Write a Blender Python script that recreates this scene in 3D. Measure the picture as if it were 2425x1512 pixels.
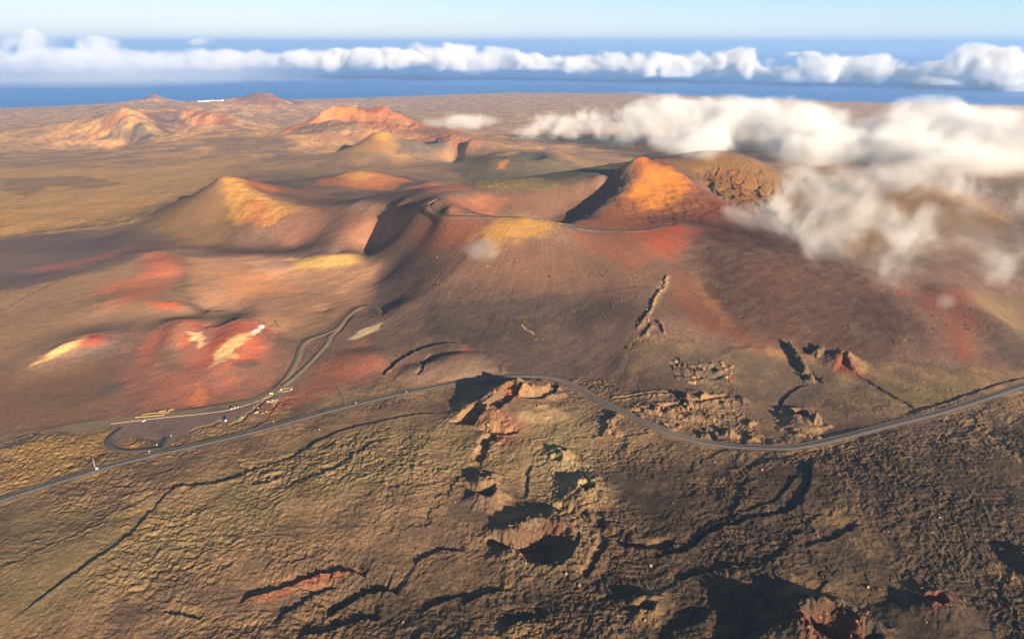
import bpy, bmesh, math, random
import numpy as np
from mathutils import Vector, Matrix
rng = np.random.default_rng(7); random.seed(7)
for o in list(bpy.data.objects): bpy.data.objects.remove(o)
C = bpy.context.scene.collection
F32 = np.float32
Q = 0.95                                     # terrain resolution factor

# ------------------------------------------------------------------ camera
PITCH = math.radians(21.4); FPX = 1668.0; UC, VC = 1212.0, 756.0
cam = bpy.data.cameras.new("camera"); cam_o = bpy.data.objects.new("camera", cam); C.objects.link(cam_o)
cam.sensor_width = 36; cam.lens = 36*FPX/2424; cam.clip_start = 1; cam.clip_end = 600000
cam_o.location = (0, 0, 0); cam_o.rotation_euler = (math.radians(90)-PITCH, 0, 0)
scene = bpy.context.scene; scene.camera = cam_o
# ------------------------------------------------------------------ sky, sun, exposure
SUN_EL = math.radians(15.0); SH = math.atan2(0.79, -0.61)       # direction in which shadows fall
sdir = Vector((-math.cos(SH)*math.cos(SUN_EL), -math.sin(SH)*math.cos(SUN_EL), math.sin(SUN_EL)))   # towards the sun
world = bpy.data.worlds.new("World"); scene.world = world; world.use_nodes = True
wn = world.node_tree; bg = wn.nodes["Background"]
def wnode(t, **k):
    n = wn.nodes.new(t)
    for a, b in k.items(): setattr(n, a, b)
    return n
sky = wnode("ShaderNodeTexSky", sky_type='NISHITA', sun_disc=False)
sky.sun_elevation = SUN_EL; sky.sun_rotation = math.atan2(sdir.x, sdir.y); sky.altitude = 700; sky.air_density = 1.0; sky.dust_density = 0.6; sky.ozone_density = 2.0
# bright marine haze low in the sky, whiter out to the left, bluer to the right
wtc = wnode("ShaderNodeTexCoord"); wsp = wnode("ShaderNodeSeparateXYZ"); wn.links.new(wtc.outputs["Generated"], wsp.inputs[0])
wz = wnode("ShaderNodeMapRange", interpolation_type='SMOOTHSTEP'); wz.inputs[1].default_value = .01; wz.inputs[2].default_value = .30; wz.inputs[3].default_value = .92; wz.inputs[4].default_value = 0; wn.links.new(wsp.outputs[2], wz.inputs[0])
wx_ = wnode("ShaderNodeMapRange"); wx_.inputs[1].default_value = -.3; wx_.inputs[2].default_value = .62; wn.links.new(wsp.outputs[0], wx_.inputs[0])
wh = wnode("ShaderNodeMapRange", interpolation_type='SMOOTHSTEP'); wh.inputs[1].default_value = 0; wh.inputs[2].default_value = .085; wn.links.new(wsp.outputs[2], wh.inputs[0])
def wmix(a, b, f):
    n = wnode("ShaderNodeMix", data_type='RGBA'); wn.links.new(f, n.inputs[0])
    for s, q in ((6, a), (7, b)):
        if isinstance(q, tuple): n.inputs[s].default_value = q+(1,)
        else: wn.links.new(q, n.inputs[s])
    return n.outputs[2]
low = wmix((9.0, 9.2, 9.2), (6.6, 8.0, 8.8), wx_.outputs[0]); high = wmix((5.8, 8.2, 9.2), (2.8, 6.2, 8.6), wx_.outputs[0])
wy_ = wnode("ShaderNodeMapRange", interpolation_type='SMOOTHSTEP'); wy_.inputs[1].default_value = .2; wy_.inputs[2].default_value = .6; wn.links.new(wsp.outputs[1], wy_.inputs[0])
wf = wnode("ShaderNodeMath", operation='MULTIPLY'); wn.links.new(wz.outputs[0], wf.inputs[0]); wn.links.new(wy_.outputs[0], wf.inputs[1])
wn.links.new(wmix(sky.outputs[0], wmix(low, high, wh.outputs[0]), wf.outputs[0]), bg.inputs[0]); bg.inputs[1].default_value = 0.05
sun = bpy.data.lights.new("sun", 'SUN'); sun.energy = 5.0; sun.angle = math.radians(0.5); sun.color = (1.0, 0.81, 0.57)
sun_o = bpy.data.objects.new("sun", sun); C.objects.link(sun_o)
sun_o.rotation_euler = sdir.to_track_quat('Z', 'Y').to_euler()
vs = scene.view_settings; vs.view_transform = 'Standard'; vs.look = 'None'; vs.gamma = 1; vs.exposure = 1.30
cy = scene.cycles; cy.use_denoising = True; cy.denoiser = 'OPENIMAGEDENOISE'; cy.denoising_input_passes = 'RGB_ALBEDO_NORMAL'; cy.denoising_prefilter = 'FAST'; cy.max_bounces = 8; cy.volume_bounces = 5; cy.diffuse_bounces = 3
cy.volume_step_rate = 0.5; cy.volume_max_steps = 256

# ------------------------------------------------------------------ noise
def _hash(ix, iy, seed):
    h = (ix.astype(np.int64)*374761393 + iy.astype(np.int64)*668265263 + seed*2246822519) & 0xFFFFFFFF
    h = ((h ^ (h >> 13))*1274126177) & 0xFFFFFFFF
    return (h ^ (h >> 16))
_A = np.arange(256)*2*np.pi/256; GX = np.cos(_A).astype(F32); GY = np.sin(_A).astype(F32)
def pn(x, y, seed=0):
    x = np.asarray(x, F32); y = np.asarray(y, F32)
    xi = np.floor(x); yi = np.floor(y); fx = x-xi; fy = y-yi
    ix = xi.astype(np.int32); iy = yi.astype(np.int32)
    ux = fx*fx*fx*(fx*(fx*6-15)+10); uy = fy*fy*fy*(fy*(fy*6-15)+10)
    def g(dx, dy):
        h = _hash(ix+dx, iy+dy, seed) & 255
        return GX[h]*(fx-dx)+GY[h]*(fy-dy)
    a = g(0, 0); b = g(1, 0); c = g(0, 1); d = g(1, 1)
    return ((a+(b-a)*ux) + ((c+(d-c)*ux)-(a+(b-a)*ux))*uy)*1.5
def fbm(x, y, o=4, seed=0, gain=.5):
    s = 0; a = 1; t = 0
    for i in range(o):
        s = s+a*pn(x*2**i+17.3*i, y*2**i-9.1*i, seed+i); t += a; a *= gain
    return s/t
def sm(a, b, x):
    t = np.clip((x-a)/(b-a), 0, 1); return t*t*(3-2*t)

# ------------------------------------------------------------------ picture point -> place (only to survey where things stand)
TP = np.array([0, 900, 1700, 2500, 4000, 7000, 11500, 13000.]); TZ = np.array([-430, -430, -442, -460, -500, -620, -738, -800.])
def tan_dep(v): return math.tan(PITCH+math.atan((v-VC)/FPX))
def xyz_y(u, v, y):
    z = -tan_dep(v)*y; d = y*math.cos(PITCH)-z*math.sin(PITCH)
    return ((u-UC)/FPX*d, y, z)
def coast_y(x):
    return np.interp(x, [-7000, -4500, -1400, 0, 2000, 3500, 5500, 9000], [9000, 9500, 11300, 12000, 11800, 10600, 9700, 9000])
def z_plain(x, y):
    k = sm(3500, 8000, y); yy = y*(1+(11700/coast_y(x)-1)*k)
    return np.interp(yy, TP, TZ)

# control points of the survey: (u, v, y) in picture units and metres ahead, c = rounding of the crest
CP = []
def cp(c, *pts):
    for u, v, y in pts: CP.append((*xyz_y(u, v, y), c))
def cg(c, *pts):                              # (u, v, height over the plain)
    for u, v, g in pts:
        y = (430-g)/tan_dep(v) if tan_dep(v) > 0 else 3000
        for _ in range(6):
            z = float(z_plain(0, y))+g; y = -z/tan_dep(v)
        CP.append((*xyz_y(u, v, y), c))
def pl(*pts):                                 # plan points x, y, height over the plain
    for x, y, g in pts: CP.append((x, y, float(z_plain(x, y))+g, 30))
# big volcano: crater rim, summit, spur, gully
cp(8, (1030,478,1345), (1060,493,1300), (1120,510,1272), (1180,515,1262), (1240,514,1262), (1290,520,1275), (1340,530,1285))
cp(8, (1045,466,1410), (1070,458,1460), (1130,457,1490), (1200,456,1510), (1260,454,1530), (1310,449,1550), (1360,438,1560), (1420,417,1565), (1470,393,1565))
cp(4, (1500,376,1560), (1520,369,1560), (1537,374,1565), (1556,381,1570))
cp(25, (1130,492,1440), (1200,505,1425), (1270,508,1430))
pl((-20,1390,88), (30,1385,84), (80,1380,84))
cp(6, (1525,400,1530), (1505,418,1505), (1486,436,1480), (1462,462,1445), (1420,492,1400), (1370,520,1335))
cp(10, (1470,418,1580), (1430,448,1550), (1390,475,1520), (1350,498,1490), (1310,514,1450))
cp(20, (1560,440,1500), (1560,480,1430), (1520,510,1370), (1450,525,1330), (1600,470,1450), (1620,510,1370))
cp(6, (1590,392,1560), (1625,420,1550), (1660,450,1520), (1700,468,1490), (1745,488,1460), (1790,505,1440))
cp(15, (1400,538,1295), (1480,545,1285), (1560,540,1290), (1600,532,1300))
cp(12, (1580,575,1230), (1590,610,1180), (1575,655,1110), (1548,700,1060), (1528,765,975), (1490,845,905))
cp(12, (1575,378,1850), (1620,372,1900), (1660,362,1920), (1690,358,1930), (1730,361,1930), (1780,376,1920), (1825,402,1900), (1858,440,1850), (1880,490,1750))
cp(20, (1640,430,1700), (1680,455,1640), (1750,490,1580), (1690,400,1850), (1740,440,1770), (1810,490,1650), (1780,420,1840))
cp(25, (1870,530,1500), (2000,510,1600), (2100,440,2000), (2180,420,2100), (2280,455,2050), (2400,530,1950), (2200,520,1700), (2100,560,1450))
cp(25, (1240,560,1215), (1245,600,1172), (1250,650,1120), (1250,700,1072), (1250,760,1010), (1250,820,947))
cp(25, (1150,545,1230), (1060,650,1135), (960,718,1085), (1340,570,1215), (1440,600,1180), (1500,590,1195))
cp(25, (1090,560,1235), (1015,540,1305), (940,535,1409), (880,580,1451), (965,600,1285), (1010,720,1085), (1120,780,1000), (1400,700,1070), (1400,780,975), (1450,640,1125))
cg(40, (925,720,22), (915,640,33), (1000,800,18), (1080,800,21), (1350,830,10), (1450,870,5))
cp(30, (1740,490,1420), (1760,560,1260), (1780,640,1130), (1800,700,1062), (1800,800,952), (1700,620,1160), (1660,700,1065), (1680,790,960))
cp(30, (1950,560,1330), (2000,640,1180), (2000,700,1098), (2000,800,972), (1900,860,912), (2100,760,1015))
cp(10, (2180,684,1135), (2230,680,1130), (2285,686,1125), (2330,700,1130))
cp(30, (2240,640,1230), (2250,560,1480), (2270,760,1015), (2290,830,935), (2380,760,1010))
cg(40, (2424,700,8), (2424,800,2), (2400,870,0), (2600,650,4), (2560,500,10))
# left volcano
cp(5, (520,421,1790), (530,417,1800), (545,417,1815), (560,420,1830))
cp(6, (560,428,1790), (590,445,1765), (625,464,1740), (655,479,1720), (710,490,1690))
cp(6, (605,428,1860), (680,443,1890), (740,452,1910), (800,462,1940))
cp(20, (640,455,1830), (700,468,1800), (760,470,1850), (830,468,1900))
cp(15, (480,448,1790), (450,468,1780), (400,497,1755), (350,520,1740), (250,560,1690))
cp(25, (550,470,1720), (600,530,1610), (500,530,1640), (450,585,1490), (690,555,1570), (590,480,1700), (420,540,1640), (640,520,1640))
cp(12, (1000,482,1370), (940,486,1470), (890,478,1560), (850,475,1610), (800,485,1670), (760,492,1690))
cp(25, (850,550,1470), (800,595,1400), (760,540,1560))
cp(30, (760,465,2000), (900,465,1900), (1000,462,1880))
# mounds behind
cp(12, (850,404,2200), (820,407,2210), (890,409,2190))
cp(25, (760,436,2150), (970,432,2200), (900,445,2060), (820,440,2080), (1040,428,2110), (1100,448,2010), (1000,455,1950))
cg(30, (1250,445,2), (1150,440,4), (1300,432,6), (1350,440,2))
# dark crater hill
cp(14, (1175,373,2770), (1200,364,2840), (1240,357,2890), (1280,358,2880), (1305,366,2830), (1290,375,2760), (1245,378,2740), (1205,377,2750))
pl((40,2810,34), (75,2810,30))
cg(30, (1060,408,2), (1100,425,1), (1200,437,1), (1430,420,0), (1320,432,2), (1390,410,4), (1270,440,0))
cp(25, (1130,395,2740), (1190,405,2650), (1280,405,2640), (1345,390,2760))
# cones in the middle distance
cp(5, (905,312,3300), (890,313,3310), (925,316,3310)); cp(20, (860,338,3200), (950,330,3280), (910,340,3170))
cp(10, (980,330,3350)); cp(15, (1045,320,3550), (1075,330,3400), (1110,331,3290), (1150,330,3350), (1182,339,3300), (1140,345,3240), (1130,333,3330))
cg(30, (815,364,0), (1000,352,2), (1090,368,2), (1230,350,1), (960,360,3), (1180,362,2))
# big far volcano and its left neighbour, cones at the coast
cp(6, (760,262,4250), (790,252,4300), (830,249,4350), (852,258,4350), (870,262,4350), (890,252,4400), (910,253,4420), (940,268,4400), (985,285,4380), (1040,300,4350))
cp(30, (730,290,4150), (800,290,4050), (870,295,4020), (930,300,4050), (840,270,4250), (900,275,4280))
cg(30, (668,320,2), (720,318,6), (800,325,4), (900,312,5), (1060,306,2))
cp(5, (262,270,4250), (288,251,4300), (340,258,4550), (400,258,4750), (450,260,4650), (490,268,4500), (530,285,4400))
cp(4, (310,275,4180), (340,295,4080), (375,318,3980)); cp(30, (400,285,4500), (400,300,4350), (240,300,4150), (300,310,4050), (470,300,4250))
cg(30, (205,330,2), (300,330,2), (555,298,2), (420,322,4), (480,318,6))
cp(10, (600,222,7900), (622,218,8000), (650,224,8000), (680,238,7900)); cp(30, (588,237,7300), (610,242,7250), (635,250,7200))
cp(8, (366,222,8500), (350,232,8500), (385,233,8500), (300,240,8600)); cg(30, (555,250,0), (720,243,0), (250,246,0), (440,245,0), (690,252,0))
# low dunes on the left
cg(12, (880,600,34), (800,604,30), (720,608,25), (660,604,22), (600,600,22), (520,600,24), (440,604,27), (400,600,31), (360,595,33), (320,605,30), (280,622,27), (220,640,23), (150,660,18), (60,705,10), (0,740,4))
cg(30, (600,583,14), (480,583,16), (380,580,20), (300,590,17), (200,605,12), (100,640,6), (0,650,2), (700,585,18), (0,600,0), (150,570,0))
cg(30, (600,650,15), (740,660,15), (850,650,24), (600,720,8), (780,700,12), (500,680,14), (430,660,18), (700,760,8))
cg(10, (250,712,21), (330,716,22), (390,716,22), (440,722,19), (500,735,10))
cg(25, (300,680,18), (200,720,16), (120,760,10), (430,740,11), (350,760,12), (250,760,9))
cg(14, (380,768,15), (400,758,19), (440,755,21), (470,762,16), (500,769,13), (530,762,17), (560,755,21), (590,758,20), (620,775,12))
cg(30, (480,742,3), (570,735,1), (660,790,6), (440,830,8), (500,850,6), (545,830,12), (520,865,8), (610,850,6), (500,930,-2), (400,900,0), (620,900,0))
cg(14, (230,792,19), (200,800,18), (150,825,14), (80,865,6)); cg(30, (200,770,9), (290,820,6), (230,850,2), (130,880,0), (60,820,4), (0,850,0), (330,850,3), (0,950,0), (200,960,-1))
cg(25, (900,738,20), (850,748,17), (790,800,10), (720,860,4), (640,930,-1), (840,815,9), (870,840,12), (900,870,7), (760,880,2), (930,820,13), (820,880,4))
# level lava ground in front
for v in (935, 1000, 1100, 1250, 1400, 1512, 1700):
    for u in (-900, -300, 0, 300, 600, 900, 1200, 1500, 1800, 2100, 2424, 2800, 3400):
        if v > 1000 or u > 950: cg(60, (u, v, 3*math.sin(u*.004+v*.01)))
cg(30, (0,1030,0), (300,1000,0), (600,965,0), (820,955,0), (1000,918,1), (1250,892,2), (1100,900,2), (-300,950,0), (-600,800,0))
pl((-200,200,0), (200,200,0), (0,100,0))
for y, xs in ((1900, (-2600,-1900,1900,2600)), (2600, (-3400,-2400,-1700,-1100,500,1200,2200,3400)), (3300, (-3600,-2600,-1700,-900,900,1800,3000)), (3900, (-4500,-3300,600,1600,3400,4600)),
              (5200, (-5500,-4000,-2800,-1600,0,1500,3000,5000)), (6500, (-6500,-4500,-2800,-1200,0,2200,4500,6500)), (9000, (-8000,-6000,-2000,0,2500,5500,8000)), (11000, (-9000,-6000,-3000,0,3000,6000,9000))):
    pl(*[(x, y, 0) for x in xs])
for u, v in ((0,620),(0,570),(80,540),(200,520),(330,490),(430,440),(200,450),(300,400),(0,480),(0,400),(150,380),(500,370),(650,370),(700,400),(620,400),(1030,415),(1080,385),(1450,380),(1500,355),(1000,380),(1400,340),(1300,320),(1500,300),(1950,400),(2300,350),(2424,420)):
    cg(40, (u, v, 0))
CPA = np.array(CP, float)
_res = CPA[:, 2]-z_plain(CPA[:, 0], CPA[:, 1])
_c = CPA[:, 3]*np.maximum(1, CPA[:, 1]/1800)
_D = np.sqrt((CPA[:, None, 0]-CPA[None, :, 0])**2+(CPA[:, None, 1]-CPA[None, :, 1])**2+_c[None, :]**2)
_w = np.linalg.solve(_D+np.eye(len(CPA))*(-2.0), _res)
def rbf(x, y):
    x = x.ravel(); y = y.ravel(); out = np.empty(len(x), F32)
    cx = CPA[:, 0].astype(F32); cyv = CPA[:, 1].astype(F32); c2 = (_c**2).astype(F32); w = _w.astype(F32)
    for i in range(0, len(x), 20000):
        d = (x[i:i+20000, None].astype(F32)-cx)**2; d += (y[i:i+20000, None].astype(F32)-cyv)**2; d += c2
        np.sqrt(d, out=d); out[i:i+20000] = d@w
    return out
# ------------------------------------------------------------------ terrain grid: fan of columns s = x/(y+300), rows at growing distance
def rows(q):
    segs = [(160, 380, 60), (380, 1000, 620), (1000, 1800, 680), (1800, 3000, 380), (3000, 6000, 230), (6000, 13500, 150)]
    ys = []
    for a, b, n in segs:
        n = max(8, int(n*q)); ys.append(np.geomspace(a, b, n, endpoint=False))
    return np.concatenate(ys+[np.array([13500.])])
YR = rows(Q); NR = len(YR)
NCI = int(1750*Q)
SC = np.concatenate([np.linspace(-.92, -.72, 40, endpoint=False), np.linspace(-.72, .72, NCI), np.linspace(.72, .92, 41)[1:]]); NC = len(SC)
Y = np.repeat(YR[:, None], NC, 1).astype(F32); X = (SC[None, :]*(YR[:, None]+300)).astype(F32)
def cubic_up(A, ri, ci):                      # Catmull-Rom interpolation of a coarse array at fractional indices
    def ax(A, t):
        i = np.clip(np.floor(t).astype(int), 0, A.shape[0]-2); f = (t-i).astype(F32)[:, None]
        g = lambda k: A[np.clip(i+k, 0, A.shape[0]-1)]
        p0, p1, p2, p3 = g(-1), g(0), g(1), g(2)
        return p1+.5*f*((p2-p0)+f*((2*p0-5*p1+4*p2-p3)+f*(3*(p1-p2)+p3-p0)))
    return ax(ax(A, ri).T.copy(), ci).T.copy()
_ri = np.arange(0, NR+1.99, 2.0); _yc = np.interp(_ri, np.arange(NR), YR); _ci = np.arange(0, NC+1.99, 2.0); _sc = np.interp(_ci, np.arange(NC), SC)
_rc = np.arange(NR)/2.0; _cc = np.arange(NC)/2.0
_Yc = np.repeat(_yc[:, None], len(_sc), 1); _Xc = _sc[None, :]*(_yc[:, None]+300)
_Zc = rbf(_Xc, _Yc).reshape(_Yc.shape)
Z = cubic_up(_Zc, _rc, _cc)+z_plain(X, Y).astype(F32)
Zbase = Z.copy()
def zat(Zg, x, y):
    x = np.asarray(x, float); y = np.asarray(y, float)
    r = np.interp(y, YR, np.arange(NR)); c = np.interp(x/(y+300), SC, np.arange(NC))
    i = np.clip(r.astype(int), 0, NR-2); j = np.clip(c.astype(int), 0, NC-2); a = r-i; b = c-j
    return Zg[i, j]*(1-a)*(1-b)+Zg[i+1, j]*a*(1-b)+Zg[i, j+1]*(1-a)*b+Zg[i+1, j+1]*a*b
def hit(u, v, Zg=None, ymax=13000):
    Zg = Zbase if Zg is None else Zg
    yy = np.geomspace(165, ymax, 1500); t = tan_dep(v)
    z = -t*yy; d = yy*math.cos(PITCH)-z*math.sin(PITCH); x = (u-UC)/FPX*d
    below = z <= zat(Zg, np.clip(x, -.91*(yy+300), .91*(yy+300)), yy)
    k = int(np.argmax(below)) if below.any() else len(yy)-1
    lo, hi = yy[max(k-1, 0)], yy[k]
    for _ in range(14):
        m = (lo+hi)/2; p = xyz_y(u, v, m)
        if p[2] <= zat(Zg, p[0], m): hi = m
        else: lo = m
    return np.array(xyz_y(u, v, hi))
def hits(pts, Zg=None): return np.array([hit(u, v, Zg) for u, v in pts])
def mpp(p): return (p[1]*math.cos(PITCH)-p[2]*math.sin(PITCH))/FPX
def smooth_line(P, step):
    P = np.asarray(P, float); n = len(P); out = []
    for i in range(n-1):
        p0 = P[max(i-1, 0)]; p1 = P[i]; p2 = P[i+1]; p3 = P[min(i+2, n-1)]
        k = max(2, int(np.linalg.norm(p2-p1)/step))
        for t in np.arange(k)/k:
            out.append(.5*((2*p1)+(-p0+p2)*t+(2*p0-5*p1+4*p2-p3)*t*t+(-p0+3*p1-3*p2+p3)*t**3))
    out.append(P[-1]); return np.array(out)
def window(x0, x1, y0, y1):
    i0, i1 = np.searchsorted(YR, [y0, y1]); i0 = max(i0-1, 0); i1 = min(i1+1, NR)
    if i1 <= i0: return None
    s = np.array([x0/(y0+300), x0/(y1+300), x1/(y0+300), x1/(y1+300)])
    j0, j1 = np.searchsorted(SC, [s.min(), s.max()]); j0 = max(j0-1, 0); j1 = min(j1+1, NC)
    return (slice(i0, i1), slice(j0, j1)) if j1 > j0 else None
def seg_dist(x, y, P):                        # distance to a polyline, signed side, position along it
    best = np.full(x.shape, 1e9, F32); side = np.zeros(x.shape, F32); along = np.zeros(x.shape, F32); acc = 0.0
    L = np.linalg.norm(np.diff(P[:, :2], axis=0), axis=1); tot = L.sum()
    for k in range(len(P)-1):
        a = P[k]; dx, dy = P[k+1, 0]-a[0], P[k+1, 1]-a[1]; l2 = dx*dx+dy*dy+1e-9
        t = np.clip(((x-a[0])*dx+(y-a[1])*dy)/l2, 0, 1)
        d = np.hypot(x-a[0]-t*dx, y-a[1]-t*dy); m = d < best
        best = np.where(m, d, best); side = np.where(m, np.sign(dx*(y-a[1])-dy*(x-a[0])), side); along = np.where(m, (acc+t*L[k])/tot, along); acc += L[k]
    return best, side, along
def poly_sdf(x, y, P):                        # positive inside
    inside = np.zeros(x.shape, bool); best = np.full(x.shape, 1e9, F32); n = len(P)
    for k in range(n):
        a = P[k]; b = P[(k+1) % n]; dx, dy = b[0]-a[0], b[1]-a[1]
        t = np.clip(((x-a[0])*dx+(y-a[1])*dy)/(dx*dx+dy*dy+1e-9), 0, 1)
        best = np.minimum(best, np.hypot(x-a[0]-t*dx, y-a[1]-t*dy))
        c = ((a[1] > y) != (b[1] > y)) & (x < (b[0]-a[0])*(y-a[1])/(b[1]-a[1]+1e-12)+a[0]); inside ^= c
    return np.where(inside, best, -best)
def region(pts, feather=15., noise=0., scale=40., seed=3):          # soft mask of a polygon surveyed from the picture
    P = hits(pts); M = np.zeros(X.shape, F32); r = feather+noise
    w = window(P[:, 0].min()-r, P[:, 0].max()+r, P[:, 1].min()-r, P[:, 1].max()+r)
    if w is None: return M
    d = poly_sdf(X[w], Y[w], P)
    if noise: d = d+noise*fbm(X[w]/scale, Y[w]/scale, 4, seed)
    M[w] = sm(-feather, feather, d); return M

# ------------------------------------------------------------------ ground types
ASH = [(-500,590), (0,566), (170,545), (350,517), (430,470), (530,415), (700,430), (850,400), (1000,425), (1040,445), (1200,445), (1420,412), (1520,365), (1690,352), (1850,420), (2000,440), (2200,415), (2424,520), (2700,640),
       (2700,860), (2424,872), (2250,866), (2080,856), (2000,845), (1850,828), (1700,826), (1600,812), (1560,790), (1500,800), (1470,850), (1440,900), (1360,902), (1280,890), (1230,893), (1150,900), (1060,905), (985,915), (940,880), (870,905), (700,930), (640,945), (400,985), (260,1005), (110,1015), (0,1040), (-500,1160)]
ash = region(ASH, 7, 22, 60)
cones = np.maximum.reduce([region(p, 40, 30, 120) for p in (
    [(670,318), (760,255), (850,245), (940,262), (1050,302), (960,312), (860,325)], [(200,330), (290,258), (400,255), (490,262), (555,297), (430,320), (340,328)],
    [(815,362), (905,308), (960,330), (1045,315), (1110,325), (1200,345), (1120,368), (980,360)], [(560,250), (620,214), (720,243), (640,256)], [(250,246), (366,224), (440,245)], [(1080,400), (1180,368), (1290,352), (1420,420), (1300,440), (1150,428)])])
smoothness = np.maximum(ash, cones*.85)
semi = np.maximum.reduce([region(q, 14, 16, 30, 8) for q in ([(1440,850), (1600,800), (1850,815), (2080,845), (2424,860), (2700,850), (2700,820), (2424,905), (2300,930), (2130,985), (2000,1020), (1900,1040), (1800,1040), (1760,960), (1740,920), (1600,930), (1450,925)],
    [(640,950), (800,915), (985,905), (1060,890), (1180,890), (1060,905), (840,955), (600,1020), (700,975)], [(820,985), (1000,935), (1150,915), (1060,985), (900,1010), (700,1060), (600,1080)], [(1170,1325), (1240,1338), (1345,1275), (1385,1255), (1378,1320), (1338,1348), (1290,1366), (1200,1356)], [(1420,1105), (1500,1125), (1640,1190), (1545,1220), (1450,1175)], [(1055,1190), (1130,1165), (1185,1205), (1160,1245), (1075,1240)], [(2110,1450), (2300,1445), (2360,1540), (2080,1540)])])
outc = np.maximum.reduce([region(q, 6, 12, 18, 9) for q in ([(1590,850), (1660,850), (1740,890), (1700,915), (1620,900)], [(1470,790), (1540,760), (1600,790), (1560,810), (1500,830)], [(950,880), (985,865), (980,895), (930,905)], [(840,910), (905,895), (930,900), (860,935), (800,940)])])
semi = np.clip(semi-outc, 0, 1)
flat_left = region([(-300,1250), (0,1195), (330,1200), (470,1150), (400,1180), (250,1330), (60,1490), (-200,1600)], 25, 25, 40)
rough = 1-smoothness
# ------------------------------------------------------------------ lava relief
ca, sa = .77, .64
near = (Y < 3200); i_near = int(np.searchsorted(YR, 3400)); W = (slice(0, i_near), slice(0, NC))
x = X[W]; y = Y[W]
wx = x+9*fbm(x/45, y/45, 3, 50); wy = y+9*fbm(x/45+31, y/45, 3, 51)
al = (wx*ca+wy*sa); ac = (-wx*sa+wy*ca)
def ridge(a, b, seed): return 1-np.abs(pn(a, b, seed))*2.2
big = fbm(x/170, y/170, 3, 60)
clink = fbm(wx/15, wy/15, 2, 48)*1.2+ridge(wx/8, wy/8, 63)*.6+fbm(wx/5, wy/5, 3, 64)*1.0+pn(wx/3.1, wy/3.1, 64)*.42+ridge(wx/2.2, wy/2.2, 65)*.40+pn(wx/1.2, wy/1.2, 68)*.42
def saw(lam, A, s, lo, sc):                   # flow fronts: long gentle backs, abrupt broken faces away from the sun side
    ph = ac/lam+1.5*fbm(al/(lam*2.6), ac/(lam*1.8), 5, s, .65)+.10*fbm(x/5, y/5, 3, s+9); k = np.floor(ph); f = ph-k
    a_ = sm(lo, lo+.4, pn(al/(lam*3.0)+k*7.7, k*3.1+ac/lam*.0, s+3))*(.5+.5*sm(-.3, .3, pn(x/sc, y/sc, s+4)))
    a2 = sm(lo, lo+.4, pn(al/(lam*3.0)+(k+1)*7.7, (k+1)*3.1, s+3))
    return A*a_*(f**1.4)*sm(1, .94, f)
lava_f = saw(52, 2.4, 300, -.05, 120)+saw(23, 1.15, 320, .0, 80)+saw(11, .6, 340, .0, 60)
patch = sm(-.25, .35, fbm(x/120+7, y/120, 3, 66)); smo = (1-.55*flat_left[W])*(1-.72*semi[W])
amp = (0.45+.7*patch)*smo
lava = big*6+clink*amp+lava_f*smo*(.35+.65*sm(-.3, .2, pn(x/200, y/200, 360)))
fade = 1-sm(1200, 3200, y)*.5
Z[W] += rough[W]*lava*fade
Z[W] += ash[W]*(fbm(x/60, y/60, 4, 70)*.8+.16*pn(x/4, y/4, 71)+.12*pn(al/26, ac/5, 72)+.10*pn(x/2, y/2, 73))
i_far = i_near; W2 = (slice(i_far, NR), slice(0, NC)); x = X[W2]; y = Y[W2]
for gx, gy, gr, gd, gs in ((60, 1400, 620, 2.2, 140), (-420, 1800, 420, 1.8, 150), (330, 1850, 380, 3.0, 160)):      # shallow rills running down the cones
    th = np.arctan2(X[W]-gx, Y[W]-gy); rr = np.hypot(X[W]-gx, Y[W]-gy); m = sm(gr, gr*.7, rr)*sm(gr*.10, gr*.3, rr)*ash[W]
    Z[W] -= m*np.abs(fbm(th*16, rr/260, 4, gs, .6))*gd*.4
Z[W2] += (1-cones[W2])*fbm(x/320, y/320, 4, 80)*9+cones[W2]*(fbm(x/160, y/160, 5, 81, .6)*12-np.abs(fbm(x/110, y/260, 3, 82))*22)
# ------------------------------------------------------------------ landforms stamped on the ground
def crater(u, v, R, h, rc, dep, breach=None, bw=.7, seed=1, rough_k=.12, tilt=0., tdir=1.57):
    p = hit(u, v); w = window(p[0]-2.2*R, p[0]+2.2*R, p[1]-2.2*R, p[1]+2.2*R)
    x = X[w]-p[0]; y = Y[w]-p[1]; th = np.arctan2(y, x)
    n = 1+rough_k*2*fbm(np.cos(th)*2+seed, np.sin(th)*2, 4, seed)+rough_k*fbm(x/R*4, y/R*4, 3, seed+5)
    r = np.hypot(x, y)/n
    out = h*np.clip(1-(r-rc)/(R-rc), 0, 1)**1.25
    hh = np.where(r > rc, out, h)
    if breach is not None:
        da = np.abs((th-breach+np.pi) % (2*np.pi)-np.pi); cut = sm(bw, bw*.55, da); hh = hh*(1-cut*sm(0, rc, r)*.95)
    hh = hh*(1+tilt*np.cos(th-tdir)*sm(0, rc, r)); hh = hh*(1+.25*fbm(np.cos(th)*1.5, np.sin(th)*1.5+seed, 3, seed+9))
    pit = (h+dep)*sm(rc, rc*.30, r)
    if breach is not None: pit = np.where(cut > 0, np.minimum(pit, hh+dep), pit)
    Z[w] += (hh-pit+fbm(X[w]/6, Y[w]/6, 4, seed+20, .6)*(h+dep)*.20*sm(R, rc, r)).astype(F32)
    return p
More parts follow.
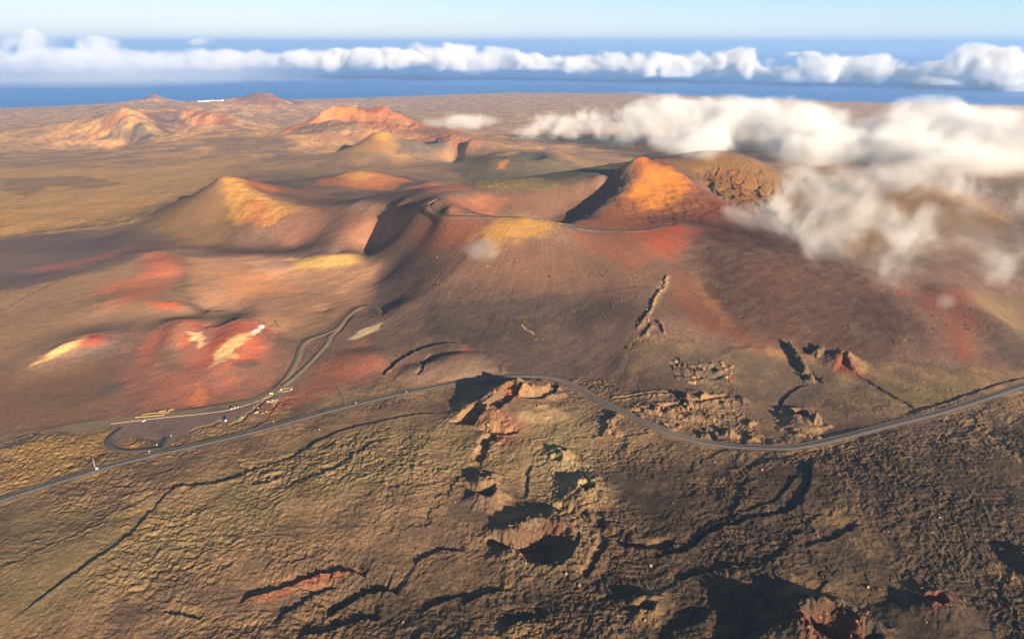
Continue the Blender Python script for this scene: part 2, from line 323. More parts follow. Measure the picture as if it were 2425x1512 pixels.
def trench(pts, wid, dep, levee=0., seed=1, jag=1.0, soft=1.0):
    P = smooth_line(hits(pts)[:, :2], 12); r = wid*4+10
    w = window(P[:, 0].min()-r, P[:, 0].max()+r, P[:, 1].min()-r, P[:, 1].max()+r)
    j = jag*wid*.9; xx = X[w]+j*fbm(X[w]/14, Y[w]/14, 3, seed); yy = Y[w]+j*fbm(X[w]/14+9, Y[w]/14, 3, seed+3)
    d, side, t = seg_dist(xx, yy, P); taper = sm(0, .08, t)*sm(1, .92, t)*(.7+.5*fbm(t*9, t*0+seed, 3, seed))
    Z[w] += (taper*(-dep*sm(wid, wid*.6*soft, d)+levee*np.exp(-((d-wid*1.3)/(wid*.9))**2))).astype(F32)
def scarp(pts, dep, run, seed=1, jag=4.0):      # a broken step: the ground drops on the far side of the line and climbs back slowly
    P = smooth_line(hits(pts)[:, :2], 10); r = run*3+20
    w = window(P[:, 0].min()-r, P[:, 0].max()+r, P[:, 1].min()-r, P[:, 1].max()+r)
    xx = X[w]+jag*fbm(X[w]/16, Y[w]/16, 4, seed); yy = Y[w]+jag*fbm(X[w]/16+9, Y[w]/16, 4, seed+3)
    d, side, t = seg_dist(xx, yy, P); L = np.linalg.norm(P[-1]-P[0]); dirv = (P[-1]-P[0])/L; s = np.sign(dirv[0]*.79-dirv[1]*-.61)
    ds = d*side*s; taper = sm(0, .12, t)*sm(1, .88, t)*(.75+.6*fbm(t*11, t*0+seed, 3, seed)); end = ((t > 0) & (t < 1))
    Z[w] += (taper*end*(np.where(ds > 0, -dep*np.exp(-ds/run), 0)*sm(-.6, 1.2, ds)+dep*.35*np.exp(-np.maximum(-ds, 0)/(run*.8))*(ds <= 0))).astype(F32)
def bank(pts, wid, h, seed=1, jag=.6):        # an upstanding rib
    trench(pts, wid, -h, 0, seed, jag, .2)
def mound(u, v, rx, ry, h, ang=0, seed=2, rk=.15, p=1.5):
    c = hit(u, v); r = max(rx, ry)*1.6; w = window(c[0]-r, c[0]+r, c[1]-r, c[1]+r)
    x = X[w]-c[0]; y = Y[w]-c[1]; a = (x*math.cos(ang)+y*math.sin(ang))/rx; b = (-x*math.sin(ang)+y*math.cos(ang))/ry
    q = np.hypot(a, b)*(1+rk*2*fbm(a*2+seed, b*2, 4, seed)); Z[w] += (h*sm(1, 0, q**p)).astype(F32)
# crater A beside the road: two rock bodies round shadowed pits
mound(1195,965,75,62,16,.5,5); mound(1265,930,46,30,9,.2,6,.25,2.2); mound(1195,948,38,24,7,.5,7,.3,2.2)
trench([(1225,962),(1275,955),(1305,935),(1312,912)], 7, 11, 0, 8, .5)
trench([(1160,985),(1190,968),(1212,955),(1224,935)], 12, 15, 0, 9, .6)
trench([(1095,1005),(1112,990),(1140,975)], 15, 13, 0, 10, .6)
trench([(1140,1012),(1165,1020),(1200,1026),(1225,1018)], 6, 7, 0, 11, .8)
crater(1150,1172,30,8,12,5,math.radians(170),.7,12); crater(1147,1138,20,6,8,4,math.radians(80),.5,13)
crater(1388,1165,36,9,9,5,None,.7,14); crater(1332,1078,17,6,5,3,math.radians(200),.6,15); crater(1318,1092,26,5,7,2,None,.6,16)
crater(1284,1296,62,9,31,8,math.radians(176),.40,17,.04,.30,1.25); scarp([(1372,1268),(1368,1310),(1335,1342),(1290,1362)], 3.5, 8, 121, 1.5)
trench([(1150,1285),(1200,1288),(1235,1305)], 6, 9, 0, 18, .9)
trench([(1310,1195),(1380,1225),(1440,1260),(1500,1290)], 9, 6, 3, 20, .8); trench([(1435,1260),(1410,1320),(1380,1365)], 5, 5, 1, 21, .8)
# big cones in the bottom right corner
crater(1960,1520,54,15,24,10,math.radians(-80),.6,22,.08,.25); crater(2050,1545,40,9,14,6,None,.6,23,.1); mound(1830,1575,70,34,18,.4,24,.3)
crater(2215,1432,32,7,9,5,math.radians(160),.5,25,.1); mound(2200,1490,58,44,6,.2,26,.1); crater(1530,1440,24,5,8,4,math.radians(200),.5,27,.1); mound(1650,1530,50,26,6,.7,28,.3)
mound(2450,1345,20,40,8,.2,29,.3)
# the half crater above the road, and dark ribs on the right
mound(1085,868,60,42,13,.1,30,.08,1.3); mound(985,885,40,30,6,.3,38,.15,1.3); scarp([(905,890),(930,868),(962,845),(1000,826),(1045,815),(1085,812),(1110,815)], 9, 10, 37, 2); trench([(1022,835),(1012,855),(1000,878),(985,895)], 4, 4, 0, 39, 1); bank([(1115,818),(1150,835),(1180,860),(1195,885)], 5, 2.5, 36, .5)
bank([(1862,815),(1880,845),(1905,885),(1925,910)], 11, 15, 31); bank([(1945,825),(1928,850)], 11, 13, 32); crater(1995,860,34,14,5,2,math.radians(250),.6,33); trench([(1922,890),(1918,905)], 11, 12, 0, 34)
crater(1890,985,30,6,13,9,math.radians(150),.7,35,.12); mound(1905,1010,30,26,6,.3,36,.4)
# fissures and lava channels
scarp([(-20,1500),(120,1400),(250,1310),(330,1240),(372,1195),(420,1157),(480,1150),(545,1138),(620,1105),(700,1075),(760,1040),(830,1015),(940,990),(1040,976),(1085,980)], 3.2, 10, 40, 3.5)
scarp([(1922,1075),(1922,1110),(1914,1150),(1895,1195),(1868,1216),(1790,1228),(1730,1246),(1670,1272),(1620,1304),(1570,1316),(1500,1325)], 5.2, 11, 42, 4)
scarp([(1895,1120),(1862,1160),(1832,1190),(1760,1212),(1690,1236),(1640,1268)], 2.5, 8, 43, 3)
scarp([(560,1425),(620,1405),(690,1385),(740,1362),(800,1352),(870,1362)], 7, 16, 44); scarp([(640,1470),(700,1440),(745,1405),(800,1388)], 4, 14, 45)
scarp([(775,1455),(830,1420),(900,1398),(945,1405)], 7, 18, 46); scarp([(380,1450),(430,1460),(470,1468)], 4, 10, 47); scarp([(980,1335),(1040,1308),(1100,1305)], 4, 12, 48); scarp([(700,1512),(780,1492),(850,1465),(900,1462)], 6, 16, 52); scarp([(1000,1440),(1060,1420),(1110,1400)], 4, 10, 53)
scarp([(1100,1430),(1150,1400),(1200,1395)], 5, 12, 114); scarp([(1180,1500),(1230,1470),(1300,1460)], 5, 12, 115); 
scarp([(1900,1300),(1990,1270),(2040,1240)], 4, 12, 117); scarp([(1600,1380),(1700,1350),(1790,1340)], 4, 12, 120)
trench([(1480,1285),(1540,1290),(1600,1275)], 7, 6, 2, 49); trench([(1130,1090),(1150,1045),(1180,1030)], 8, 7, 0, 50)
scarp([(1262,1095),(1252,1130),(1247,1180)], 3, 6, 51, 3)
trench([(1700,1040),(1640,1000),(1560,985),(1480,970)], 4, 5, 2, 54, 1.2); trench([(1500,970),(1580,965),(1660,950),(1730,935)], 5, 5, 2.5, 55, 1.2); trench([(1450,945),(1520,935),(1600,930)], 3, 3, 1.5, 56, 1.2)
scarp([(1915,915),(1880,925),(1855,950),(1836,985)], 3.5, 8, 57, 3); trench([(1590,860),(1640,875),(1700,870)], 6, 5, 4, 58, 2.0); trench([(1600,885),(1650,895),(1720,890)], 5, 4, 3, 59, 2.0)
scarp([(2130,987),(2240,952),(2330,922),(2440,890)], 3, 7, 60, 3); scarp([(2170,965),(2130,945),(2060,905),(2010,880)], 2.5, 8, 61, 4)
bank([(1582,650),(1570,685),(1552,705),(1535,745),(1505,785)], 4, 4.5, 62, 1.6); bank([(1560,760),(1575,790)], 5, 6, 63, 1.2); bank([(1545,770),(1525,800)], 5, 5, 64, 1.2)
for k in range(26):
    u = 1440+rng.random()*560; v = 930+rng.random()*110; mound(u, v, 6+8*rng.random(), 4+5*rng.random(), 2+4*rng.random(), rng.random()*3, 70+k, .4, 2)
# amphitheatre wall behind the big volcano: eroded gullies
gw = region([(1640,400), (1740,380), (1850,420), (1880,500), (1760,500), (1680,450)], 20)
Z -= gw*(np.abs(fbm(X/42+.8*fbm(X/60, Y/60, 3, 91), Y/170, 4, 90, .6))*22+fbm(X/16, Y/16, 4, 92)*4)
sm_ = region([(1400,480), (1500,380), (1520,366), (1560,378), (1650,430), (1750,490), (1650,525), (1500,530)], 15)
Z += sm_*(fbm(X/40, Y/40, 5, 93, .6)*4.5-np.abs(fbm((X+.3*Y)/30, Y/110, 3, 94))*3)
lv = region([(520,416), (560,420), (720,490), (640,540), (560,520)], 15); Z += lv*(fbm(X/34, Y/34, 5, 96, .6)*3-np.abs(fbm((X-.4*Y)/22, Y/90, 3, 98))*3)
mound(425,790,34,60,6,.2,140,.1,1.2); mound(575,800,52,75,8,.2,141,.1,1.2); mound(190,818,60,26,6,.5,142,.1,1.2); mound(385,632,60,80,5,.3,143,.1,1.2); mound(650,640,80,60,4,.2,144,.1,1.2); mound(850,850,60,50,4,.4,145,.1,1.2)
# small dips in the dunes
mound(765,730,26,30,-3.5,0,30,.1,1); scarp([(-20,750),(60,705),(150,660),(250,620),(330,600),(380,595),(430,604)], 4.5, 30, 133, 2); scarp([(392,716),(435,714),(470,724),(490,738)], 5, 14, 134, 1.5); scarp([(470,768),(510,776),(550,762),(600,757),(640,776)], 5, 16, 135, 2); scarp([(170,705),(230,690),(280,685)], 2.5, 14, 136, 2)

# ------------------------------------------------------------------ roads and level ground cut into the terrain
def lane(pts, half, shoulder, step=6, lift=0.):
    P = smooth_line(hits(pts)[:, :2], step); zz = zat(Z, P[:, 0], P[:, 1])
    k = max(3, int(60/step)); zz = np.convolve(np.pad(zz, k, mode='edge'), np.hanning(2*k+1)/np.hanning(2*k+1).sum(), 'valid')+lift
    r = half+shoulder+4; w = window(P[:, 0].min()-r, P[:, 0].max()+r, P[:, 1].min()-r, P[:, 1].max()+r)
    d, side, t = seg_dist(X[w], Y[w], P); L = np.concatenate([[0], np.cumsum(np.linalg.norm(np.diff(P, axis=0), axis=1))])
    zt = np.interp(t*L[-1], L, zz); m = sm(half+shoulder, half+1.5, d); Z[w] = (Z[w]*(1-m)+zt*m).astype(F32)
    return np.column_stack([P, zz])
ROADS = {}; EDGE = [(660,930),(626,949),(603,967),(601,973),(587,978),(574,992),(555,999),(540,1007),(521,996),(505,1006),(470,1014),(442,1029)]
LOT = [(100,1022), (165,1005), (330,985), (480,968), (600,948), (660,918), (690,905), (668,938), (632,948), (600,972), (560,985), (520,1000), (470,1012), (420,1035), (395,1040), (330,1030), (275,1040), (268,1012), (180,1025)]
def flatten_poly(pts, feather=10):
    P = hits(pts); zz = zat(Z, P[:, 0], P[:, 1]); r = feather
    A = np.column_stack([P[:, 0], P[:, 1], np.ones(len(P))]); co = np.linalg.lstsq(A, zz, rcond=None)[0]
    w = window(P[:, 0].min()-r, P[:, 0].max()+r, P[:, 1].min()-r, P[:, 1].max()+r); m = sm(-feather, 1, poly_sdf(X[w], Y[w], P))
    Z[w] = (Z[w]*(1-m)+(co[0]*X[w]+co[1]*Y[w]+co[2])*m).astype(F32); return P, co
ROADS['track_a'] = lane([(640,930), (668,905), (690,875), (705,845), (712,822), (730,805), (770,790), (800,775), (818,752), (840,735), (862,726), (885,728), (905,740)], 5, 6)
ROADS['track_b'] = lane([(668,915), (705,885), (740,850), (772,815), (782,795), (800,780)], 5, 5)
ROADS['rim'] = lane([(1225,514), (1150,513), (1090,512), (1050,508), (1015,500), (1010,494), (1022,480), (1032,474)], 3, 4, 4)
ROADS['loop'] = lane([(1330,530), (1370,540), (1440,546), (1520,545), (1560,538), (1590,530)], 3.5, 5, 4)
lotP, lotC = flatten_poly(LOT)
trench(EDGE, 2.2, 2.6, 0, 97, .5)
ROADS['ring'] = lane([(290,1012), (262,1035), (258,1052), (275,1065), (310,1070), (355,1066), (385,1062)], 5, 4, 4)
ROADS['exit'] = lane([(400,1035), (385,1058), (378,1072)], 5.5, 4, 4)
ROADS['spur'] = lane([(800,912), (803,920), (812,938), (818,955)], 2.5, 4, 4)
MAIN = [(-420,1345), (-200,1259), (0,1181), (190,1127), (380,1077), (600,1022), (840,957), (1000,921), (1100,902), (1190,891), (1250,890), (1300,895), (1350,912), (1420,950), (1500,988), (1570,1020), (1640,1041), (1720,1053), (1800,1060), (1870,1062), (1930,1053), (2020,1032), (2130,1003), (2250,969), (2350,938), (2424,914), (2560,868), (2700,818)]
ROADS['main'] = lane(MAIN, 5.0, 6, 6, .4)
# the sea bed beyond the shore
cyy = coast_y(X)+fbm(X/900, Y/900, 4, 95)*250
Z -= (sm(0, 350, Y-cyy)*120).astype(F32)
# drop the base grid for surveying to the finished ground
Zfin = Z
# ------------------------------------------------------------------ soil colours with shade painted into a few dark patches
def srgb(r, g, b, k=1.0):
    c = np.array([r, g, b])/255.; return (np.where(c <= .04045, c/12.92, ((c+.055)/1.055)**2.4)*k).astype(F32)
TINT = np.array([1.0, 1.07, 1.16], F32)       # the low sun is warm; the soil itself is greyer than it looks
def soilc(r, g, b, k=1.0): return srgb(r, g, b, k)*TINT
COL = np.empty(X.shape+(3,), F32)
n1 = sm(-.35, .35, fbm(X/140, Y/140, 4, 101))[..., None]; n2 = sm(-.3, .3, fbm(X/35, Y/35, 4, 102))[..., None]; n3 = sm(-.4, .4, fbm(X/9, Y/9, 3, 103))[..., None]
lav_a, lav_b, lav_c = srgb(138, 109, 80), srgb(108, 86, 68), srgb(98, 78, 62)
lavac = lav_a*(1-n2)+lav_b*n2; lavac = lavac*(1-.5*n3)+lav_c*.5*n3
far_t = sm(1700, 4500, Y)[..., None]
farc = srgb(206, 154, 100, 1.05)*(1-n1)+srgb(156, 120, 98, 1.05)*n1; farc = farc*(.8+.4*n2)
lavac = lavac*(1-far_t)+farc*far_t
ashc = srgb(120, 93, 78)*(1-n1)+srgb(102, 78, 66)*n1; n4 = fbm(X/3.2, Y/3.2, 2, 104)[..., None]; ashc = ashc*(1+.16*(n3-.5)+.14*(n2-.5)+.22*n4+.5*sm(.42, .6, pn(X/2.6, Y/2.6, 105))[..., None])
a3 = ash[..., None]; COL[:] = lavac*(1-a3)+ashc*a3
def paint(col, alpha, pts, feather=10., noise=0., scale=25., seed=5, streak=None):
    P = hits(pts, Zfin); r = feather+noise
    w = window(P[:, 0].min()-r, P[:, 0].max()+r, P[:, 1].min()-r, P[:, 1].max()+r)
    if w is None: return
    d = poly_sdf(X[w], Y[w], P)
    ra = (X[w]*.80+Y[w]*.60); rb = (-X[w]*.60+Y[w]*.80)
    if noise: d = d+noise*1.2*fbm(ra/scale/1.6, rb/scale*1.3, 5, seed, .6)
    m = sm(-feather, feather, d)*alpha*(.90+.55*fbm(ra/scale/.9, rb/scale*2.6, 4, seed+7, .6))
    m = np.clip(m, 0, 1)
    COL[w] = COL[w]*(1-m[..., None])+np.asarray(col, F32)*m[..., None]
def stroke(col, alpha, pts, wid, noise=.5, scale=12., seed=6):
    P = smooth_line(hits(pts, Zfin)[:, :2], 8); r = wid*2
    w = window(P[:, 0].min()-r, P[:, 0].max()+r, P[:, 1].min()-r, P[:, 1].max()+r)
    if w is None: return
    d, s, t = seg_dist(X[w], Y[w], P); d = d+wid*noise*fbm(X[w]/scale, Y[w]/scale, 3, seed)
    m = sm(wid, wid*.2, d)*alpha*sm(0, .06, t)*sm(1, .94, t); COL[w] = COL[w]*(1-m[..., None])+np.asarray(col, F32)*m[..., None]
def soil_shade_patch(col, pts, f=8, a=.9, k=.72, n=1.0, streak=None):
    c = hit(sum(p[0] for p in pts)/len(pts), sum(p[1] for p in pts)/len(pts), Zfin); m = mpp(c)*2.0
    red = 1.7 if col[0] > 1.75*col[1] else 1.15
    if red > 1.5: col = tuple(.86*q+.14*w_ for q, w_ in zip(col, (150, 112, 90)))
    paint(soilc(*col, k), a*(.92 if red > 1.5 else 1), pts, f*m*red, f*m*n*1.2, max(8, 22*m), 5+len(pts)+int(pts[0][0]) % 50, streak)
B = soil_shade_patch
# far ground and cones
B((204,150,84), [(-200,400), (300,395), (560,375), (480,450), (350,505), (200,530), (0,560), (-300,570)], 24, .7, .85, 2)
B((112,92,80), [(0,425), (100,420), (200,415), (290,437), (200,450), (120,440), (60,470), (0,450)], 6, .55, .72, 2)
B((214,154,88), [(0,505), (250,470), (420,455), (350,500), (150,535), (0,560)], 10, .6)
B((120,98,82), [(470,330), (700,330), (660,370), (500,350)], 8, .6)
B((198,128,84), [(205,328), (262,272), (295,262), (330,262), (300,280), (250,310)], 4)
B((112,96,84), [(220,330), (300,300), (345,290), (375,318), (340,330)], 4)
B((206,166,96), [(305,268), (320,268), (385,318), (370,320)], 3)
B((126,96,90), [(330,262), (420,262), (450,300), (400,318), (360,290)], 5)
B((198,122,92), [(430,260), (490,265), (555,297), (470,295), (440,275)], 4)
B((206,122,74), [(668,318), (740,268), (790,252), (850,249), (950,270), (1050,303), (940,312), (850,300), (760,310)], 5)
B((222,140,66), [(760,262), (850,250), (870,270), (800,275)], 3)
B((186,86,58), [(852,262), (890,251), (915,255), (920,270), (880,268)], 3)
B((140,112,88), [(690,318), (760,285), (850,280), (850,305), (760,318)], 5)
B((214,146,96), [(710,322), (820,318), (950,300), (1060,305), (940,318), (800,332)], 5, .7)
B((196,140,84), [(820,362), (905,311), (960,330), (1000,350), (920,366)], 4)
B((230,170,70), [(880,320), (905,311), (925,318), (915,334), (890,332)], 3)
B((168,104,88), [(1010,322), (1050,318), (1060,340), (1030,345)], 3); B((178,100,78), [(1075,342), (1110,332), (1165,333), (1130,352), (1085,358)], 3)
B((120,102,88), [(940,335), (990,330), (1060,350), (1000,365), (940,365)], 5)
B((168,110,92), [(560,248), (600,222), (640,218), (720,243), (650,252)], 3); B((150,112,100), [(250,246), (366,225), (440,246)], 3)
# dark crater hill
B((112,98,74), [(1070,402), (1110,388), (1180,370), (1240,357), (1300,362), (1380,395), (1440,418), (1330,440), (1200,432), (1100,425)], 6)
B((84,74,70), [(1175,374), (1230,358), (1290,360), (1295,376), (1240,378), (1190,377)], 2)
B((224,140,74), [(1180,385), (1205,378), (1195,400), (1178,402)], 3)
B((150,124,80), [(1060,430), (1330,440), (1270,455), (1130,445)], 6)
# mounds
B((212,126,74), [(748,440), (800,412), (850,402), (910,412), (975,432), (930,450), (850,446)], 5); B((226,160,84), [(800,420), (850,404), (880,415), (840,430)], 5)
B((196,118,88), [(960,445), (1040,428), (1110,448), (1020,462)], 6)
# left volcano
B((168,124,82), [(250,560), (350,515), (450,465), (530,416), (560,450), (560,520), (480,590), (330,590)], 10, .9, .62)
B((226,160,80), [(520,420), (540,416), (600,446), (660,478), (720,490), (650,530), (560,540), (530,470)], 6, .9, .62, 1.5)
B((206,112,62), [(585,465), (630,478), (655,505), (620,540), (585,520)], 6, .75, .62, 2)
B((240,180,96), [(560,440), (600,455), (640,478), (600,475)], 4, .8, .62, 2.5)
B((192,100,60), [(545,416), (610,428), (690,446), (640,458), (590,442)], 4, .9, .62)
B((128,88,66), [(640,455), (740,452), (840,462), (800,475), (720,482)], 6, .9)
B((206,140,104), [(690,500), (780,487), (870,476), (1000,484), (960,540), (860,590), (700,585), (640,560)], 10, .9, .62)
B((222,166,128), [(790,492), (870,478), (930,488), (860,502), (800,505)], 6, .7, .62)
B((122,96,88), [(-300,600), (0,570), (170,548), (330,540), (430,570), (300,600), (120,640), (-300,720)], 12)
B((112,88,80), [(0,650), (200,620), (340,600), (300,640), (120,700), (0,740)], 12, .8)
# low dunes
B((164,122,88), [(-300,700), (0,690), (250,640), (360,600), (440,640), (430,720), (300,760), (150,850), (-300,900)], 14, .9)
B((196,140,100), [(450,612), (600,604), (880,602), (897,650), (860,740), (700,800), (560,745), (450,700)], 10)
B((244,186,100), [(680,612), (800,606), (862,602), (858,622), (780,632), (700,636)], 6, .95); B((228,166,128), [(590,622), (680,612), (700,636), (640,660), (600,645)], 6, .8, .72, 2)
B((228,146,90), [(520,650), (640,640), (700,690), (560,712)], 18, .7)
B((150,110,78), [(640,720), (760,690), (870,720), (820,780), (680,800)], 14, .6)
B((218,92,62), [(335,600), (400,600), (425,612), (428,640), (390,660), (345,650)], 10, .65)
B((204,110,74), [(330,650), (425,632), (390,690), (330,712), (240,728), (290,690), (200,705), (260,670)], 8, .85)
B((216,96,62), [(340,712), (435,718), (428,732), (370,730)], 3)
B((200,110,88), [(40,640), (180,616), (300,588), (270,604), (180,636), (90,645)], 7, .6, .72, 2)
B((150,112,80), [(430,735), (560,740), (600,752), (500,765), (430,752), (380,760), (300,790), (320,750)], 8, .8)
B((180,104,78), [(330,830), (620,820), (655,900), (570,958), (400,985), (260,960), (300,900)], 30, .7)
B((206,112,80), [(385,780), (440,760), (510,780), (590,760), (630,790), (620,870), (580,940), (440,940), (390,860)], 24, .5, .72, 1.6)
B((214,88,56), [(398,766), (440,753), (478,764), (488,782), (452,800), (440,826), (405,812)], 7, .65, .72, 2.2)
B((220,92,58), [(505,778), (560,757), (600,756), (630,778), (622,848), (575,866), (520,852), (482,872), (474,835), (502,802)], 7, .68, .72, 2.2)
B((196,96,66), [(330,850), (350,800), (400,762), (425,770), (360,850), (300,905)], 6, .9)
B((118,92,76), [(360,840), (400,800), (430,830), (440,880), (390,880)], 10, .8)
B((120,88,72), [(300,900), (340,850), (372,800), (392,800), (372,860), (350,930), (300,980)], 14, .6, .72, 2)
B((128,92,74), [(560,875), (622,850), (640,880), (600,930), (545,925)], 14, .7, .72, 2)
B((176,128,92), [(400,760), (430,752), (440,790), (420,850), (405,830)], 8, .5, .72, 2.5)
B((120,88,72), [(450,880), (500,880), (520,930), (470,950)], 14, .45, .72, 2)
B((250,204,130), [(500,868), (508,838), (545,808), (590,786), (592,800), (560,828), (535,858)], 3, .8, .75, 4)
B((250,200,140), [(452,788), (480,784), (486,812), (472,830), (455,806)], 3, .8, .85, 3); B((240,226,210), [(592,786), (622,772), (612,788), (600,796)], 2, .95, .85, 2)
B((200,76,56), [(180,796), (230,790), (258,802), (225,815), (185,816)], 4); B((246,196,122), [(72,868), (130,826), (205,792), (205,808), (150,838)], 4, .8, .75, 2.5)
B((92,80,72), [(190,835), (260,815), (300,805), (280,830), (210,850)], 5, .8)  # shade under the small mound painted as a dark strip
B((128,92,66), [(-300,860), (100,880), (250,860), (290,930), (250,985), (100,1005), (-300,1050)], 18, .85)
B((232,124,66), [(440,955), (470,912), (498,940), (480,962)], 3, .8, .72, 3)
B((100,86,76), [(220,935), (250,910), (305,902), (290,920), (240,940)], 5, .8); B((96,82,72), [(545,862), (600,850), (622,860), (590,872)], 5, .8)  # shade of two hollows painted into the ground colour
B((168,100,76), [(690,935), (750,880), (790,845), (880,840), (940,870), (870,900), (780,915)], 8, .85)
B((196,120,84), [(740,880), (860,800), (890,820), (830,850)], 8, .6)
B((236,200,150), [(818,805), (860,778), (905,764), (895,780), (850,800)], 2.5, .9, .72, 2.5)
B((170,102,78), [(640,945), (700,930), (820,905), (800,930), (700,965), (620,985)], 6, .85)
# big volcano
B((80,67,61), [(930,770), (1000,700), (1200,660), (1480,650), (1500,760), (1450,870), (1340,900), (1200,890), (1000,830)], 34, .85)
B((150,104,82), [(1050,560), (1250,570), (1450,600), (1560,640), (1480,690), (1200,680), (1060,660)], 25, .8, .6)
B((168,98,68), [(1000,520), (1150,530), (1130,580), (1040,600), (980,560)], 12, .8, .6)
B((172,104,72), [(1330,545), (1500,550), (1590,600), (1520,640), (1400,600)], 12, .8, .6)
B((214,156,74), [(1130,556), (1180,518), (1240,513), (1330,530), (1310,546), (1230,570), (1170,590)], 10, .8, .6, 1.6)
B((208,88,48), [(1490,552), (1600,528), (1650,548), (1620,590), (1590,614), (1560,600)], 7, .9, .6)
B((208,128,88), [(1045,465), (1160,457), (1220,470), (1180,500), (1070,505)], 8, .8, .6)
B((160,112,84), [(1180,460), (1310,450), (1420,420), (1320,510), (1220,510)], 10, .8, .6)
B((160,86,52), [(1500,384), (1525,368), (1580,385), (1640,430), (1750,490), (1660,530), (1560,538), (1350,530), (1440,492), (1495,440)], 5, .95, .6)
B((228,138,50), [(1530,393), (1585,400), (1632,432), (1632,462), (1590,488), (1512,492), (1490,456)], 9, .85, .6, 2.0)
B((226,120,44), [(1500,384), (1522,368), (1556,380), (1530,392)], 3, .95, .6)
B((150,72,46), [(1640,508), (1720,478), (1790,510), (1720,560), (1630,560)], 8, .85, .6)
B((146,104,56), [(1570,384), (1690,356), (1850,420), (1880,490), (1760,485), (1640,420)], 5, .9, .62); B((166,98,54), [(1680,420), (1760,400), (1800,450), (1780,490), (1720,460)], 9, .5, .62, 3)
B((88,58,47), [(1640,570), (1850,520), (2050,640), (2200,780), (2050,850), (1850,826), (1720,800), (1650,680)], 20, .9, .66)  # maroon ash, with the cloud shade on this flank darkened into it
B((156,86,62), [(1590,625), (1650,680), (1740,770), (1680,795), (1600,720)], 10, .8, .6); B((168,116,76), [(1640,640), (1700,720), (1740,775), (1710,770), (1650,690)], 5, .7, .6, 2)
B((156,76,50), [(1720,770), (1790,830), (1850,840), (1780,800)], 10, .7)
B((178,80,50), [(2140,690), (2290,688), (2330,845), (2260,850), (2220,760)], 16, .65, .62, 1.6)
B((66,58,52), [(2335,770), (2424,780), (2500,860), (2340,862), (2310,800)], 16, .7); B((150,124,74), [(2310,690), (2424,700), (2500,780), (2380,770), (2320,730)], 14, .4)
B((160,118,70), [(1900,520), (2180,420), (2424,520), (2300,600), (2000,600)], 20, .8, .62)
B((168,140,96), [(1570,650), (1590,660), (1560,720), (1530,770), (1550,700)], 3, .8, .6, 2)
# the ground beyond the road, its rocks and cones
B((86,72,62), [(1440,850), (1600,820), (1850,840), (2080,870), (2100,920), (1900,960), (1650,930), (1450,930)], 12, .7, .8)
B((176,84,62), [(1050,836), (1110,820), (1125,832), (1090,856), (1060,860)], 3, .85); B((130,102,84), [(1000,860), (1080,825), (1170,850), (1200,890), (1050,905)], 6, .8)
B((134,54,36), [(1970,845), (1995,832), (2020,850), (2060,890), (2010,890), (1975,870)], 5, .9)
B((140,118,74), [(2050,920), (2300,890), (2300,930), (2100,960)], 10, .6, .72, 2)
B((196,98,46), [(1198,905), (1222,896), (1230,925), (1215,945), (1195,940)], 3, .85, .72, 2); B((164,92,64), [(1085,985), (1130,965), (1160,975), (1120,990)], 4, .8, .72, 2)
B((156,80,62), [(1150,1000), (1230,985), (1280,1030), (1250,1060), (1160,1050)], 8, .6, .72, 2.5)
B((176,148,100), [(1240,1000), (1380,960), (1430,1080), (1400,1190), (1280,1180), (1220,1090)], 16, .6, .72, 2)
B((172,146,106), [(1340,1085), (1400,1090), (1420,1150), (1360,1160)], 8, .6, .72, 2)
B((112,80,60), [(1230,1262), (1285,1238), (1335,1238), (1345,1280), (1300,1300), (1240,1300)], 6, .7, .72, 2)
B((122,66,52), [(1300,1240), (1335,1240), (1342,1275), (1315,1285)], 5, .6, .72, 2)
B((136,112,78), [(1160,1320), (1250,1335), (1345,1275), (1375,1270), (1365,1330), (1290,1362), (1200,1350)], 5, .9)
B((104,84,68), [(1060,1190), (1130,1160), (1180,1200), (1160,1240), (1080,1235)], 8, .7); B((92,74,64), [(1420,1110), (1500,1130), (1620,1190), (1540,1215), (1450,1170)], 10, .8)
B((58,48,40), [(1480,1090), (1900,1075), (2424,1000), (2800,1000), (2800,1700), (1400,1700), (1380,1400)], 60, .8, .75)  # cloud shade and vignette darkening painted over the right-hand lava
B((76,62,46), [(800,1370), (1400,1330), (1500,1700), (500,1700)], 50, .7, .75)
B((170,142,92), [(0,1210), (420,1160), (800,1030), (1080,990), (1200,1100), (700,1220), (300,1400), (0,1512)], 30, .45)
B((176,96,66), [(560,1420), (690,1375), (800,1345), (870,1355), (800,1368), (640,1418)], 4, .7, .72, 2)
B((132,66,56), [(1885,1450), (1960,1440), (2040,1470), (2030,1512), (1900,1500)], 6, .8); B((148,72,60), [(2180,1408), (2240,1402), (2250,1430), (2200,1440)], 4, .85)
B((200,140,70), [(275,1056), (330,1048), (330,1062), (285,1066)], 4, .8)
B((176,132,74), [(0,1060), (240,1020), (260,1070), (150,1120), (0,1165)], 8, .7)
B((86,74,72), [(0,1045), (60,1025), (100,1020), (100,1035), (0,1065)], 3, .9)
B((140,120,92), [(105,1020), (165,1003), (330,983), (480,962), (600,940), (655,920), (690,900), (690,925), (640,948), (480,980), (300,1003), (180,1022)], 3, .95)
B((136,110,98), [(262,1004), (480,980), (632,944), (668,938), (632,952), (600,972), (560,985), (520,1000), (470,1012), (420,1035), (395,1045), (330,1030), (275,1042)], 3, .95)
B((206,128,84), [(850,318), (1000,300), (1065,303), (1180,335), (1100,345), (960,325)], 6, .7)

